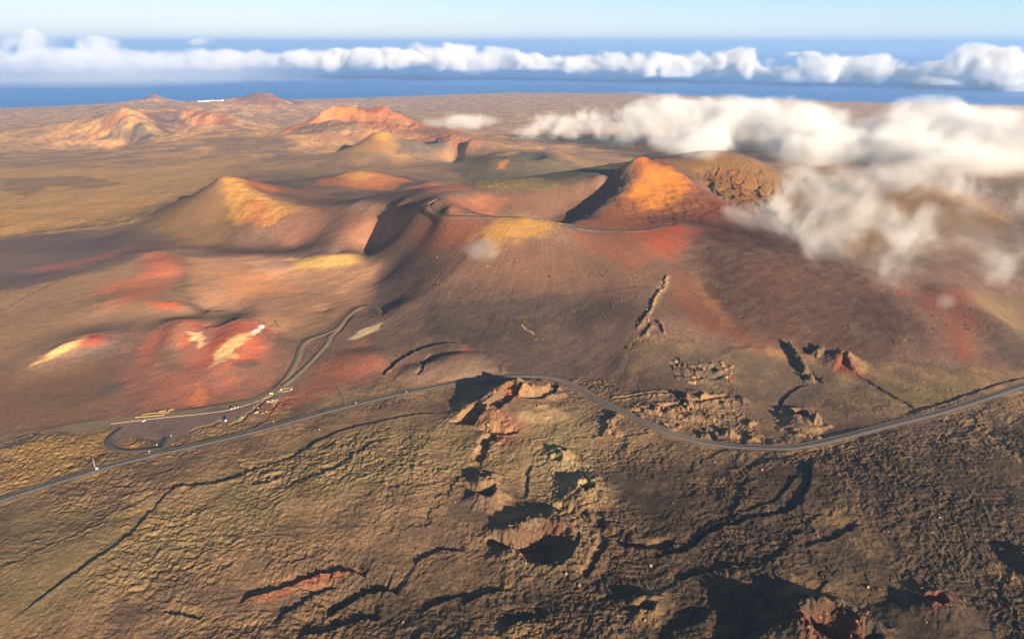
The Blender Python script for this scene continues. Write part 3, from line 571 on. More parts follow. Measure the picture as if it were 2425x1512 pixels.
dust = (sm(0, .45, fbm((X*.8+Y*.6)/70, (-X*.6+Y*.8)/22, 5, 130, .62))*.38*ash*(1-sm(1900, 2600, Y)))[..., None]; COL = COL*(1-dust)+soilc(112, 90, 76, .8)*dust
stn = (sm(.15, .5, fbm(X/48, Y/48, 5, 131, .6))*.5*(1-ash)*(1-sm(1400, 2400, Y)))[..., None]; COL = COL*(1-stn)+srgb(84, 66, 54, .8)*stn
lic = (sm(.1, .45, fbm(X/75+9, Y/75, 5, 132, .6))*.5*(1-ash)*(1-sm(1400, 2400, Y)))[..., None]; COL = COL*(1-lic)+srgb(166, 132, 90, .75)*lic
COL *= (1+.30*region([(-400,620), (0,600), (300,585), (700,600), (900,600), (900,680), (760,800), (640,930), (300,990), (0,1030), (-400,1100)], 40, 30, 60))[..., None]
for gx, gy, gr, gs in ((60, 1400, 620, 170), (-420, 1800, 420, 180), (330, 1850, 380, 190)):
    th = np.arctan2(X-gx, Y-gy); rr = np.hypot(X-gx, Y-gy); m = sm(gr, gr*.7, rr)*sm(gr*.08, gr*.25, rr)*ash
    COL *= (1+m*(.20*fbm(th*9+.5*fbm(X/90, Y/90, 3, gs+9), rr/150, 5, gs, .6)+.10*fbm(th*34, rr/70, 3, gs+5)))[..., None]
stroke(srgb(74, 60, 54), .5, [(1095,728), (1200,718), (1320,702), (1450,686), (1560,680)], 4); stroke(srgb(78, 62, 56), .55, [(1150,548), (1105,600), (1060,650), (1000,695), (950,722)], 9)  # second stroke paints the shade line along the flank gully
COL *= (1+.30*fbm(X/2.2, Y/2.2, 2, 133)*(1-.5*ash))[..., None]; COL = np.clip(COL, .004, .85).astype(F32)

# ------------------------------------------------------------------ materials
def nodes(name):
    m = bpy.data.materials.new(name); m.use_nodes = True; nt = m.node_tree; return m, nt, nt.nodes["Principled BSDF"]
def ground_material(name, fine=1.0):
    m, nt, b = nodes(name); N = nt.nodes; L = nt.links
    at = N.new("ShaderNodeAttribute"); at.attribute_name = "soil"
    tc = N.new("ShaderNodeNewGeometry")
    n = N.new("ShaderNodeTexNoise"); n.inputs["Scale"].default_value = .35*fine; n.inputs["Detail"].default_value = 6; n.inputs["Roughness"].default_value = .65
    L.new(tc.outputs["Position"], n.inputs["Vector"])
    r = N.new("ShaderNodeMapRange"); r.inputs[1].default_value = .25; r.inputs[2].default_value = .75; r.inputs[3].default_value = .70; r.inputs[4].default_value = 1.30
    L.new(n.outputs[0], r.inputs[0])
    mx = N.new("ShaderNodeVectorMath"); mx.operation = 'SCALE'; L.new(at.outputs["Color"], mx.inputs[0]); L.new(r.outputs[0], mx.inputs["Scale"])
    L.new(mx.outputs[0], b.inputs["Base Color"]); b.inputs["Roughness"].default_value = .95; b.inputs["Specular IOR Level"].default_value = .15
    bp = N.new("ShaderNodeBump"); bp.inputs["Strength"].default_value = .8; bp.inputs["Distance"].default_value = .7*fine; L.new(n.outputs[0], bp.inputs["Height"]); L.new(bp.outputs[0], b.inputs["Normal"])
    return m
def plain_material(name, col, rough=.8, var=.12, scale=.5, metal=0., spec=.3):
    m, nt, b = nodes(name); N = nt.nodes; L = nt.links
    tc = N.new("ShaderNodeTexCoord"); n = N.new("ShaderNodeTexNoise"); n.inputs["Scale"].default_value = scale; n.inputs["Detail"].default_value = 5
    L.new(tc.outputs["Object"], n.inputs["Vector"])
    r = N.new("ShaderNodeMapRange"); r.inputs[3].default_value = 1-var*2; r.inputs[4].default_value = 1+var*2; L.new(n.outputs[0], r.inputs[0])
    mx = N.new("ShaderNodeVectorMath"); mx.operation = 'SCALE'; mx.inputs[0].default_value = tuple(float(c) for c in col); L.new(r.outputs[0], mx.inputs["Scale"])
    L.new(mx.outputs[0], b.inputs["Base Color"]); b.inputs["Roughness"].default_value = rough; b.inputs["Metallic"].default_value = metal; b.inputs["Specular IOR Level"].default_value = spec
    return m
def link_mesh(name, V, Fc, mat, parent=None, smooth=False):
    me = bpy.data.meshes.new(name); me.from_pydata([tuple(map(float, v)) for v in V], [], [tuple(f) for f in Fc]); me.update()
    if mat: me.materials.append(mat)
    if smooth: me.polygons.foreach_set("use_smooth", [True]*len(me.polygons))
    o = bpy.data.objects.new(name, me); C.objects.link(o)
    if parent: o.parent = parent
    return o
def tag(o, label=None, cat=None, group=None, kind=None):
    for k, v in (("label", label), ("category", cat), ("group", group), ("kind", kind)):
        if v: o[k] = v
    return o
# ------------------------------------------------------------------ the ground, split where its landforms meet
def ground_mesh(name, facemask, mat):
    fi, fj = np.nonzero(facemask)
    idx = np.stack([fi*NC+fj, fi*NC+fj+1, (fi+1)*NC+fj+1, (fi+1)*NC+fj], 1)
    used = np.zeros(NR*NC, bool); used[idx.ravel()] = True; remap = np.cumsum(used, dtype=np.int64)-1; vid = np.nonzero(used)[0]
    me = bpy.data.meshes.new(name); nv, nf = len(vid), len(idx)
    me.vertices.add(nv); me.vertices.foreach_set("co", np.stack([X.ravel()[vid], Y.ravel()[vid], Z.ravel()[vid]], 1).astype(F32).ravel())
    me.loops.add(nf*4); me.loops.foreach_set("vertex_index", remap[idx].astype(np.int32).ravel())
    me.polygons.add(nf); me.polygons.foreach_set("loop_start", np.arange(0, nf*4, 4, dtype=np.int32)); me.polygons.foreach_set("use_smooth", np.ones(nf, bool))
    me.update()
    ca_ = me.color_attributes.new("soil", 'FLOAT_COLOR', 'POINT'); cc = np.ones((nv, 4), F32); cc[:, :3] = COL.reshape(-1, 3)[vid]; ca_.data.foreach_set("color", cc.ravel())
    me.materials.append(mat); o = bpy.data.objects.new(name, me); C.objects.link(o); return o
soil = ground_material("soil")
LAND = [("cinder_hills", "low rolling red, pink and tan cinder hills above the gravel lot", "hills", [(-500,590), (0,566), (170,545), (350,517), (460,590), (880,580), (905,650), (920,750), (1000,800), (1090,800), (1060,905), (985,915), (940,880), (870,905), (700,930), (640,945), (400,985), (260,1005), (110,1015), (0,1040), (-500,1160)]),
  ("volcano", "left volcano with a pale yellow lit face and a red shaded crater side", "volcano", [(120,575), (350,512), (530,408), (600,415), (800,450), (870,462), (1000,476), (940,520), (880,580), (700,590), (450,602), (250,592)]),
  ("volcano", "largest volcano with orange summit, open crater and dark ash flank behind the road bend", "volcano", [(1000,472), (1050,446), (1300,440), (1420,405), (1520,355), (1690,345), (1860,415), (2000,435), (2200,405), (2424,505), (2600,640), (2420,700), (2330,862), (2050,852), (1700,828), (1500,800), (1440,882), (1250,885), (1180,868), (1090,800), (1000,800), (920,750), (905,650), (880,580), (940,520)]),
  ("cinder_mound", "smooth orange cinder mound behind the left volcano", "hill", [(735,446), (760,425), (850,396), (975,428), (1040,422), (1115,450), (1000,468), (900,455), (820,452)]),
  ("volcano", "dark grey volcano with a low wide crater left of the orange summit", "volcano", [(1060,412), (1110,384), (1180,364), (1240,350), (1305,356), (1390,395), (1445,420), (1330,442), (1200,442), (1090,430)]),
  ("volcano", "row of small yellow and red crater cones in the middle distance", "cones", [(808,368), (905,305), (960,322), (1045,312), (1110,322), (1200,342), (1240,355), (1120,375), (980,368)]),
  ("volcano", "far orange topped rugged volcano left of the cloud bank", "volcano", [(660,322), (760,252), (850,242), (950,262), (1065,302), (940,322), (850,330)]),
  ("volcano", "far breached crater with a sharp left peak on the plain", "volcano", [(195,334), (262,266), (300,255), (400,252), (490,260), (562,298), (430,325), (330,334)]),
  ("volcano", "pair of distant cones at the shore beside the white village", "cones", [(545,254), (590,232), (622,210), (730,244), (650,258)]), ("volcano", "faint pale cone at the shore left of the white village", "cone", [(245,248), (300,236), (366,220), (450,246)])]
land_id = np.zeros((NR, NC), np.uint8)
for k, (nm, lb, ct, pts) in enumerate(LAND): land_id[(region(pts, 2, 4, 30) > .5) & (land_id == 0)] = k+1
fid = land_id[:-1, :-1]
far_f = (fid == 0) & (Y[:-1, :-1] > 1750)
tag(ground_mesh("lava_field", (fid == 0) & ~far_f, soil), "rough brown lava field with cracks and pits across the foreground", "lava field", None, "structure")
tag(ground_mesh("plain", far_f, soil), "golden brown lava plain reaching back to the sea", "plain", None, "structure")
for k, (nm, lb, ct, pts) in enumerate(LAND):
    if (fid == k+1).any(): tag(ground_mesh(nm, fid == k+1, soil), lb, ct, None, "structure")

# ------------------------------------------------------------------ sea
m, nt, b = nodes("sea_water"); b.inputs["Base Color"].default_value = (.02, .19, .60, 1); b.inputs["Roughness"].default_value = .55; b.inputs["Specular IOR Level"].default_value = .12
SEA = m
sea = link_mesh("sea", [(-150000, 6500, -745), (150000, 6500, -745), (150000, 250000, -745), (-150000, 250000, -745)], [(0, 1, 2, 3)], m); tag(sea, kind="structure")
# ------------------------------------------------------------------ roads
asphalt = plain_material("asphalt", srgb(84, 76, 72), .9, .06, .08); gravel = plain_material("gravel_track", srgb(116, 99, 80), .95, .06, .08); paint_white = plain_material("road_paint", (.62, .60, .55), .7, .05)
def ribbon(name, P, offs, mat, lift, label=None):
    P = np.asarray(P, float); T = np.gradient(P[:, :2], axis=0); T /= np.linalg.norm(T, axis=1)[:, None]+1e-9; Nn = np.stack([-T[:, 1], T[:, 0]], 1)
    V = []; Fc = []; k = len(offs)
    for i in range(len(P)):
        for o in offs: V.append((P[i, 0]+Nn[i, 0]*o[0], P[i, 1]+Nn[i, 1]*o[0], P[i, 2]+lift+o[1]))
    for i in range(len(P)-1):
        for j in range(k-1): Fc.append((i*k+j, (i+1)*k+j, (i+1)*k+j+1, i*k+j+1))
    o = link_mesh(name, V, Fc, mat, None, True); tag(o, kind="structure"); return o
MP = smooth_line(ROADS['main'], 4)
ribbon("road", MP, [(4.7, -1.2), (3.9, 0), (-3.9, 0), (-4.7, -1.2)], asphalt, .35)
for off in (3.5, -3.5): ribbon("road_edge_line", MP, [(off+.17, 0), (off-.17, 0)], paint_white, .42)
V = []; Fc = []
T = np.gradient(MP[:, :2], axis=0); T /= np.linalg.norm(T, axis=1)[:, None]; Nn = np.stack([-T[:, 1], T[:, 0]], 1)
for i in range(0, len(MP)-1):
    b0 = len(V)
    for q in (i, i+1):
        for s in (.13, -.13): V.append((MP[q, 0]+Nn[q, 0]*s, MP[q, 1]+Nn[q, 1]*s, MP[q, 2]+.42))
    Fc.append((b0, b0+2, b0+3, b0+1))
tag(link_mesh("road_centre_line", V, Fc, paint_white), kind="structure")
for nm, half, mt in (("track_a", 4.5, gravel), ("track_b", 4.0, gravel), ("rim", 2.8, asphalt), ("loop", 2.8, asphalt), ("ring", 4.2, asphalt), ("exit", 5.0, asphalt), ("spur", 2.0, gravel)):
    ribbon("path", smooth_line(ROADS[nm], 4), [(half+.6, -.8), (half, 0), (-half, 0), (-half-.6, -.8)], mt, .28)
# ------------------------------------------------------------------ clouds
def cloud_material(name, dens, amp, thr, scale, detail=6.0, soft=.35, flat=1.0, base=0.0):
    m = bpy.data.materials.new(name); m.use_nodes = True; nt = m.node_tree; N = nt.nodes; L = nt.links
    N.remove(N["Principled BSDF"]); out = N["Material Output"]
    def math_(op, a, b=None, c=None):
        n = N.new("ShaderNodeMath"); n.operation = op
        for i, q in enumerate((a, b, c)):
            if q is None: continue
            if isinstance(q, (int, float)): n.inputs[i].default_value = q
            else: L.new(q, n.inputs[i])
        return n.outputs[0]
    tc = N.new("ShaderNodeTexCoord"); sep = N.new("ShaderNodeSeparateXYZ"); L.new(tc.outputs["Object"], sep.inputs[0])
    zz = math_('MULTIPLY', sep.outputs[2], math_('ADD', 1.0, math_('MULTIPLY', math_('LESS_THAN', sep.outputs[2], 0.0), flat-1.0)))
    r2 = math_('ADD', math_('ADD', math_('MULTIPLY', sep.outputs[0], sep.outputs[0]), math_('MULTIPLY', sep.outputs[1], sep.outputs[1])), math_('MULTIPLY', zz, zz))
    geo = N.new("ShaderNodeNewGeometry"); n = N.new("ShaderNodeTexNoise"); n.inputs["Scale"].default_value = scale; n.inputs["Detail"].default_value = detail; n.inputs["Roughness"].default_value = .62; n.inputs["Distortion"].default_value = .4
    L.new(geo.outputs["Position"], n.inputs["Vector"])
    s = math_('ADD', math_('SUBTRACT', 1.0, r2), math_('MULTIPLY', math_('SUBTRACT', n.outputs[0], .5), amp))
    edge = math_('MULTIPLY', s, math_('MINIMUM', math_('MULTIPLY', math_('SUBTRACT', 1.0, r2), 6.0), 1.0))
    mr = N.new("ShaderNodeMapRange"); mr.interpolation_type = 'SMOOTHSTEP'; mr.inputs[1].default_value = thr; mr.inputs[2].default_value = thr+soft; mr.inputs[3].default_value = 0; mr.inputs[4].default_value = dens; L.new(edge, mr.inputs[0]); dn = mr.outputs[0]
    if base:
        bs = N.new("ShaderNodeMapRange"); bs.interpolation_type = 'SMOOTHSTEP'; bs.inputs[1].default_value = -.75; bs.inputs[2].default_value = -.75+base; L.new(sep.outputs[2], bs.inputs[0]); dn = math_('MULTIPLY', dn, bs.outputs[0])
    v = N.new("ShaderNodeVolumePrincipled"); v.inputs["Color"].default_value = (.998, .998, 1, 1); v.inputs["Anisotropy"].default_value = -.12; L.new(dn, v.inputs["Density"])
    L.new(v.outputs[0], out.inputs["Volume"]); return m
M_CUM = cloud_material("cumulus_cloud", .0095, 4.4, .55, 1/620, 12, .55, 1.0, .6)
M_VEIL = cloud_material("hazy_cumulus_cloud", .0045, 4.4, .55, 1/650, 12, .8, 1.0, .7)
M_BANK = cloud_material("bank_cloud", .014, 3.4, .25, 1/230, 12, .95, 1.0, .9)
M_WISP = cloud_material("wisp_cloud", .0115, 4.4, .60, 1/130, 12, 1.0, 1.0)
M_THIN = cloud_material("thin_cloud", .0055, 2.6, .30, 1/80, 7, .9, 1.0)
M_AIR = cloud_material("sea_mist", .00022, 1.6, .10, 1/1500, 4, 1.0, 1.0)
def unit_ball():
    bm = bmesh.new(); bmesh.ops.create_icosphere(bm, subdivisions=4, radius=1.0); me = bpy.data.meshes.new("cloud"); bm.to_mesh(me); bm.free(); return me
BALL = unit_ball()
def cloud(u, v, yy, wu, hv, depth, mat, label, cat="cloud", group=None):
    if yy is None: yy = hit(u, v+hv*.5, Zfin)[1]*.90
    p = xyz_y(u, v, yy); m = mpp(p)
    me = BALL.copy(); me.materials.clear(); me.materials.append(mat)
    o = bpy.data.objects.new("cloud", me); C.objects.link(o); o.location = p
    o.scale = (wu*m, depth, hv*m/math.cos(PITCH)); o.rotation_euler = (0, 0, -math.atan2(p[0], p[1])); tag(o, label, cat, group); return o
FAR = [(40,148,17000,130,48),(205,140,17000,90,48),(330,148,17500,120,36),(470,148,17500,120,32),(600,146,17500,110,34),(712,146,17000,95,34),(815,146,16500,85,34),(925,143,16000,105,40),(1032,138,16000,80,40),(1120,146,16000,90,36),(1218,148,15800,70,30),(1295,150,15500,66,30),(1412,153,15200,70,32),(1520,150,15000,62,36),(1622,158,14800,70,40),(1742,158,14500,76,42),(1835,168,14500,66,32),(1922,166,14200,66,42),(2046,168,14000,88,42),(2130,176,13800,52,28),(2222,180,13500,66,34),(2302,160,12500,96,56),(2420,180,12500,90,62),(1108,170,15800,24,8),(1900,133,17500,26,10),(1575,176,14800,40,16)]
for i, (u, v, yy, w, h) in enumerate(FAR):
    cloud(u, v+rng.normal()*2, yy*(1+.03*rng.normal()), w*(1.7+.7*rng.random()), h*(.82+.3*rng.random()), w*9, M_VEIL if u < 760 else M_CUM, "white puffy cloud in the long row over the sea", group="row of clouds over the sea")
for u, v, w, h in ((70,100,90,34),(225,104,60,28),(460,100,50,16)): cloud(u, v, 17500, w, h, 700, M_VEIL, ("ragged grey wisp rising at the far left end of the cloud row", "ragged wisp standing above the cloud row, second from the left", "small torn wisp above the cloud row left of centre")[(70,225,460).index(u)])
cloud(300, 185, 15500, 620, 62, 3500, M_AIR, "pale mist veil over the sea on the left", "mist")
BANK = [(1330,296,3700,150,30),(1470,292,3600,140,44),(1600,292,3600,140,58),(1720,305,3500,160,66),(1650,335,3300,110,36),(1860,318,3400,180,74),(1960,350,3200,150,62),(2110,345,3200,150,62),(2200,310,3200,140,70),(2340,325,3100,170,72),(2260,368,2800,220,44),(2500,340,2900,160,80)]
for u, v, yy, w, h in BANK:
    cloud(u, v, yy, w*1.15, h*1.2, 420, M_WISP if u < 1500 else M_BANK, "part of the wide low cloud bank behind the big volcano", group="low cloud bank behind the big volcano")
WISP = [(1880,440,None,120,80),(1990,470,None,130,90),(1830,525,None,130,55),(2060,545,None,200,95),(2190,575,None,190,100),(2310,610,None,150,95),(2110,425,None,230,55),(2380,480,None,120,60),(1700,355,1850,130,26)]
for u, v, yy, w, h in WISP:
    cloud(u, v, yy, w*1.15, h*1.15, 150, M_WISP, "torn wisp of mist drifting over the right shoulder of the volcano", "mist", "mist over the right shoulder of the volcano")
cloud(1145, 592, None, 62, 34, 40, M_THIN, "small thin puff of steam on the middle of the dark slope", "mist")
cloud(1095, 287, 3800, 110, 20, 300, M_THIN, "faint strip of mist above the far plain, left of the cloud bank", "mist")
cloud(2238, 712, None, 34, 26, 40, M_THIN, "small puff of mist on the red streak below the right crater rim", "mist")
# ------------------------------------------------------------------ air
hz = bpy.data.materials.new("air"); hz.use_nodes = True; nt = hz.node_tree; nt.nodes.remove(nt.nodes["Principled BSDF"])
v = nt.nodes.new("ShaderNodeVolumePrincipled"); v.inputs["Color"].default_value = (.36, .60, .97, 1); v.inputs["Density"].default_value = 4.0e-5; v.inputs["Anisotropy"].default_value = .1
nt.links.new(v.outputs[0], nt.nodes["Material Output"].inputs["Volume"])
hx0, hx1, hy0, hy1, hz0, hz1 = -160000, 160000, -1500, 255000, -900, 220
HV = [(x_, y_, z_) for z_ in (hz0, hz1) for x_, y_ in ((hx0, hy0), (hx1, hy0), (hx1, hy1), (hx0, hy1))]
tag(link_mesh("haze", HV, [(3, 2, 1, 0), (4, 5, 6, 7), (0, 1, 5, 4), (1, 2, 6, 5), (2, 3, 7, 6), (3, 0, 4, 7)], hz), "thin blue air over the land and sea", "haze", None, "stuff")
# ------------------------------------------------------------------ small things
def on(u, v): return hit(u, v, Zfin)
class MB:
    def __init__(s): s.v = []; s.f = []
    def box(s, c, d, taper=1.0, rz=0.0):
        b = len(s.v); cx, cy_, cz = c; hx, hy, hz_ = d[0]/2, d[1]/2, d[2]/2; cr, sr = math.cos(rz), math.sin(rz)
        for z, t in ((-1, 1.0), (1, taper)):
            for x_, y_ in ((-1, -1), (1, -1), (1, 1), (-1, 1)):
                px, py = x_*hx*t, y_*hy*t; s.v.append((cx+px*cr-py*sr, cy_+px*sr+py*cr, cz+z*hz_))
        for q in ((3, 2, 1, 0), (4, 5, 6, 7), (0, 1, 5, 4), (1, 2, 6, 5), (2, 3, 7, 6), (3, 0, 4, 7)): s.f.append(tuple(b+k for k in q))
        return s
    def tube(s, a, b_, r0, r1=None, n=8):
        r1 = r0 if r1 is None else r1; a = Vector(a); e = Vector(b_); d = (e-a).normalized(); u_ = d.orthogonal().normalized(); w_ = d.cross(u_); b = len(s.v)
        for p, r in ((a, r0), (e, r1)):
            for k in range(n): t = 2*math.pi*k/n; s.v.append(tuple(p+(u_*math.cos(t)+w_*math.sin(t))*r))
        for k in range(n): s.f.append((b+k, b+(k+1) % n, b+n+(k+1) % n, b+n+k))
        s.f.append(tuple(b+n-1-k for k in range(n))); s.f.append(tuple(b+n+k for k in range(n))); return s
    def prism(s, prof, w):                                       # side profile (x, z) swept across y
        b = len(s.v); n = len(prof)
        for y_ in (-w/2, w/2):
            for x_, z_ in prof: s.v.append((x_, y_, z_))
        for k in range(n): s.f.append((b+k, b+n+k, b+n+(k+1) % n, b+(k+1) % n))
        s.f.append(tuple(b+k for k in range(n))); s.f.append(tuple(b+2*n-1-k for k in range(n))); return s
    def make(s, name, mat, parent=None, smooth=False): return link_mesh(name, s.v, s.f, mat, parent, smooth)
def empty(name, p, rz, label, cat, group=None, sc=1.0):
    o = bpy.data.objects.new(name, None); C.objects.link(o); o.location = tuple(float(q) for q in p); o.rotation_euler = (0, 0, rz); o.scale = (sc, sc, sc); return tag(o, label, cat, group)
def dup(root, p, rz, label, group=None, sc=None):
    r = root.copy(); C.objects.link(r); r.location = tuple(float(q) for q in p); r.rotation_euler = (0, 0, rz); r['label'] = label
    if sc: r.scale = sc if isinstance(sc, tuple) else (sc, sc, sc)
    if group: r['group'] = group
    for ch in list(root.children):
        c = ch.copy(); C.objects.link(c); c.parent = r
        for g_ in list(ch.children):
            d = g_.copy(); C.objects.link(d); d.parent = c
    return r
def skinned(name, verts, edges, radii, mat, parent=None):
    me = bpy.data.meshes.new(name); me.from_pydata(verts, edges, []); o = bpy.data.objects.new(name, me); C.objects.link(o)
    md = o.modifiers.new("skin", 'SKIN'); sv = me.skin_vertices[0].data
    for k, r in enumerate(radii): sv[k].radius = (r, r) if not isinstance(r, tuple) else r; sv[k].use_root = (k == 0)
    sd = o.modifiers.new("sub", 'SUBSURF'); sd.levels = sd.render_levels = 1
    dg = bpy.context.evaluated_depsgraph_get(); nm = bpy.data.meshes.new_from_object(o.evaluated_get(dg)); o.modifiers.clear(); o.data = nm; bpy.data.meshes.remove(me)
    nm.name = name; nm.materials.clear(); nm.materials.append(mat); nm.polygons.foreach_set("use_smooth", [True]*len(nm.polygons))
    if parent: o.parent = parent
    return o
pm = lambda n, c, **k: plain_material(n, srgb(*c), **k)
m_red, m_white, m_blue, m_green, m_yel = pm("red_paint", (190,30,35), rough=.4), pm("white_paint", (228,226,220), rough=.5, var=.03), pm("blue_paint", (45,75,140), rough=.4), pm("green_canvas", (40,140,100), rough=.8), pm("yellow_paint", (235,205,30), rough=.5)
m_dark, m_glass, m_wood, m_hide, m_hide2, m_seat = pm("dark_rubber", (30,30,32)), pm("tinted_glass", (30,38,46), rough=.15), pm("weathered_wood", (74,60,50)), pm("camel_hide", (196,158,106), scale=3), pm("pale_camel_hide", (196,168,122), scale=3), pm("saddle_canvas", (186,162,100))
m_skin, m_hair, m_cl1, m_cl2, m_steel = pm("skin", (190,140,110)), pm("dark_hair", (40,30,25)), pm("dark_clothing", (45,45,58)), pm("pale_clothing", (215,210,200)), pm("galvanised_steel", (170,172,172), rough=.4)
# camels
camel0 = empty("camel", (0, 0, 0), 0, "", "camel", "camels resting in rows on the gravel")
def make_camel(root, hide):
    V_ = [(0,0,1.25), (.55,0,1.25), (-.6,0,1.22), (0,0,1.62), (.85,0,1.22), (1.15,0,1.45), (1.32,0,1.85), (1.38,0,2.12), (1.62,0,2.05), (-.85,0,1.15), (-.98,0,.75)]
    E_ = [(0,1), (0,2), (0,3), (1,4), (4,5), (5,6), (6,7), (7,8), (2,9), (9,10)]; R_ = [.42, .40, .38, .20, .22, .15, .12, .13, .07, .10, .03]
    for sx, k in ((.55, 1), (-.6, 2)):
        for sy in (-.22, .22):
            i = len(V_); V_ += [(sx, sy, .95), (sx+(.03 if sx > 0 else -.06), sy, .55), (sx, sy, .07), (sx+.1, sy, .04)]; E_ += [(k, i), (i, i+1), (i+1, i+2), (i+2, i+3)]; R_ += [.17, .09, .065, .08]
    skinned("body", V_, E_, R_, hide, root)
    s = MB()
    for sy in (-.55, .55): s.box((0, sy, 1.35), (.75, .32, .10)).box((0, sy*1.25, 1.58), (.75, .05, .45)).box((-.36, sy, 1.52), (.05, .32, .35)).box((0, sy, 1.05), (.7, .3, .06))
    s.box((0, 0, 1.72), (.8, 1.1, .08)); sd_ = s.make("saddle", m_seat, root)
make_camel(camel0, m_hide)
camelB = empty("camel", (0, 0, 0), 0, "", "camel", "camels resting in rows on the gravel"); make_camel(camelB, m_hide2)
first = [True, True]
def camel_row(path, n, label, head):
    P = smooth_line(hits(path, Zfin), .5); L = np.concatenate([[0], np.cumsum(np.linalg.norm(np.diff(P, axis=0), axis=1))])
    for k in range(n):
        t = L[-1]*(k+.5)/n; p = [np.interp(t, L, P[:, q]) for q in range(3)]; p[2] = float(zat(Zfin, p[0], p[1])); j = min(np.searchsorted(L, t), len(P)-1); d = P[j]-P[max(j-1, 0)]
        rz = math.atan2(d[1], d[0])+rng.normal()*.1; b = int(rng.random() < .4); src = (camel0, camelB)[b]; lb = head if k == n-1 else label
        if first[b]: first[b] = False; src.location = p; src.rotation_euler = (0, 0, rz); src['label'] = lb
        else: dup(src, p, rz, lb)
camel_row([(319,989.5), (350,987), (389,983.8)], 14, "saddled camel waiting in the row nearest the pale kerb", "saddled camel at the head of the row nearest the kerb")
camel_row([(335,983), (366,979.2), (392,978.6), (401,976)], 13, "saddled camel waiting in the middle row on the gravel", "saddled camel at the head of the middle row")
camel_row([(376,975.8), (393,973.8)], 6, "saddled camel waiting in the back row nearest the slope", "saddled camel at the head of the back row, behind a gap"); camel_row([(399,972.6), (410.5,971.2)], 3, "saddled camel in the short leading group beyond the back row", "foremost saddled camel of the short leading group")
# vehicles on the gravel lot
def vehicle(name, p, rz, L_, Wd, H, body, front, label, cat, hood=0.0):
    r = empty(name, p, rz, label, cat)
    x0, x1 = -L_/2, L_/2
    if hood: prof = [(x0, .35), (x1, .35), (x1, .8), (x1-hood, .95), (x1-hood-.7, H), (x0+.5, H), (x0, .95)]
    else: prof = [(x0, .4), (x1-.5, .4), (x1-.5, H-.1), (x1-.8, H), (x0+.15, H), (x0, H-.15)]
    MB().prism(prof, Wd).make("body", body, r)
    if not hood: MB().prism([(x1-.5, .4), (x1, .4), (x1+.02, 1.2), (x1-.22, H-.12), (x1-.5, H-.1)], Wd*.99).make("front_panel", front, r)
    wz = (.98 if hood else H*.55); wh = H-wz-.12
    for sy in (-1, 1): MB().box(((x0+x1-hood)/2, sy*(Wd/2+.005), wz+wh/2), (L_*.6 if not hood else L_*.42, .03, wh)).make("side_window", m_glass, r)
    MB().box((x1-(hood+.42 if hood else .10), 0, wz+wh/2), (.06, Wd*.86, wh*.95)).make("windscreen", m_glass, r)
    for sx in (x0+L_*.2, x1-L_*.2):
        for sy in (-1, 1): MB().tube((sx, sy*(Wd/2-.15), .36), (sx, sy*(Wd/2+.05), .36), .36, n=14).make("wheel", m_dark, r)
    for sy in (-.7, .7): MB().box((x1+(.02 if hood else .04), sy*Wd/2, .72), (.05, .28, .16)).make("headlight", m_white, r)
    return r
vehicle("minibus", on(535.5,994), math.radians(-75), 7.0, 2.3, 2.7, m_blue, m_white, "blue minibus with a white front near the lava edge of the lot", "minibus")
vehicle("van", on(550.2,967.5), math.radians(-95), 4.8, 2.0, 2.3, m_red, m_white, "red van with a white front parked at the pale kerb", "van")
vehicle("parked_car", on(340.5,996.8), math.radians(-110), 4.2, 1.8, 1.5, m_white, m_white, "small white car at the kerb below the camel rows", "car", 1.0)
def stall(p, w, h, mat, roofmat, label, cat, name, roof=True, rz=.3):
    r = empty(name, p, rz, label, cat); MB().box((0, 0, h*.45), (w, w*.8, h*.9)).make("body", mat, r)
    if roof: MB().box((0, 0, h*1.02), (w*1.15, w*.95, h*.24), .25).make("roof", roofmat, r)
    MB().box((0, -w*.405, h*.5), (w*.55, .04, h*.4)).make("hatch", m_dark, r); return r
stall(on(566.7,992.5), 2.6, 2.3, m_green, m_green, "green canvas kiosk at the lower corner of the gravel lot", "kiosk", "kiosk")
stall(on(643.8,932.4), 2.2, 1.9, m_yel, m_yel, "yellow hut on the bare spit where the camel track leaves", "hut", "hut"); stall(on(639.4,932), 1.4, 1.5, m_white, m_white, "small white hut just left of the yellow hut", "hut", "hut", True)
stall(on(556.2,965.6), 1.8, 1.3, m_white, m_white, "white box just right of the red van", "box", "storage_box", False); stall(on(563.2,964), 1.7, 1.2, m_white, m_white, "white box farther from the red van along the kerb", "box", "storage_box", False)
stall(on(571.2,989.5), .9, 1.0, m_white, m_white, "little white box close to the green kiosk", "box", "storage_box", False); stall(on(573.8,988), 1.0, 1.1, m_white, m_white, "little white box behind the one beside the green kiosk", "box", "storage_box", False)
# hitching rails
rail = None
RAILS = [(578,964,.55), (583.5,967,.5), (597,955.6,.5), (597,960.5,.45), (617.6,947.5,.6), (613,955.3,.3)]
for k, (u, v, a) in enumerate(RAILS):
    lb = ["dark wooden rail nearest the camel rows", "dark wooden rail in the lower lane near the waiting people", "dark wooden rail in the upper lane, middle of the lot", "dark wooden rail in the lower lane, middle of the lot", "dark wooden rail farthest toward the yellow hut", "dark wooden rail next to the stone edge of the lot"][k]
    if rail is None:
        rail = empty("hitching_rail", on(u, v), a, lb, "rail", "wooden rails in the camel lanes")
        for px in (-1.6, 0, 1.6): MB().tube((px, 0, -.3), (px, 0, 1.15), .11).make("post", m_wood, rail)
        MB().tube((-1.9, 0, 1.0), (1.9, 0, 1.0), .10).make("crossbar", m_wood, rail)
    else: dup(rail, on(u, v), a, lb)
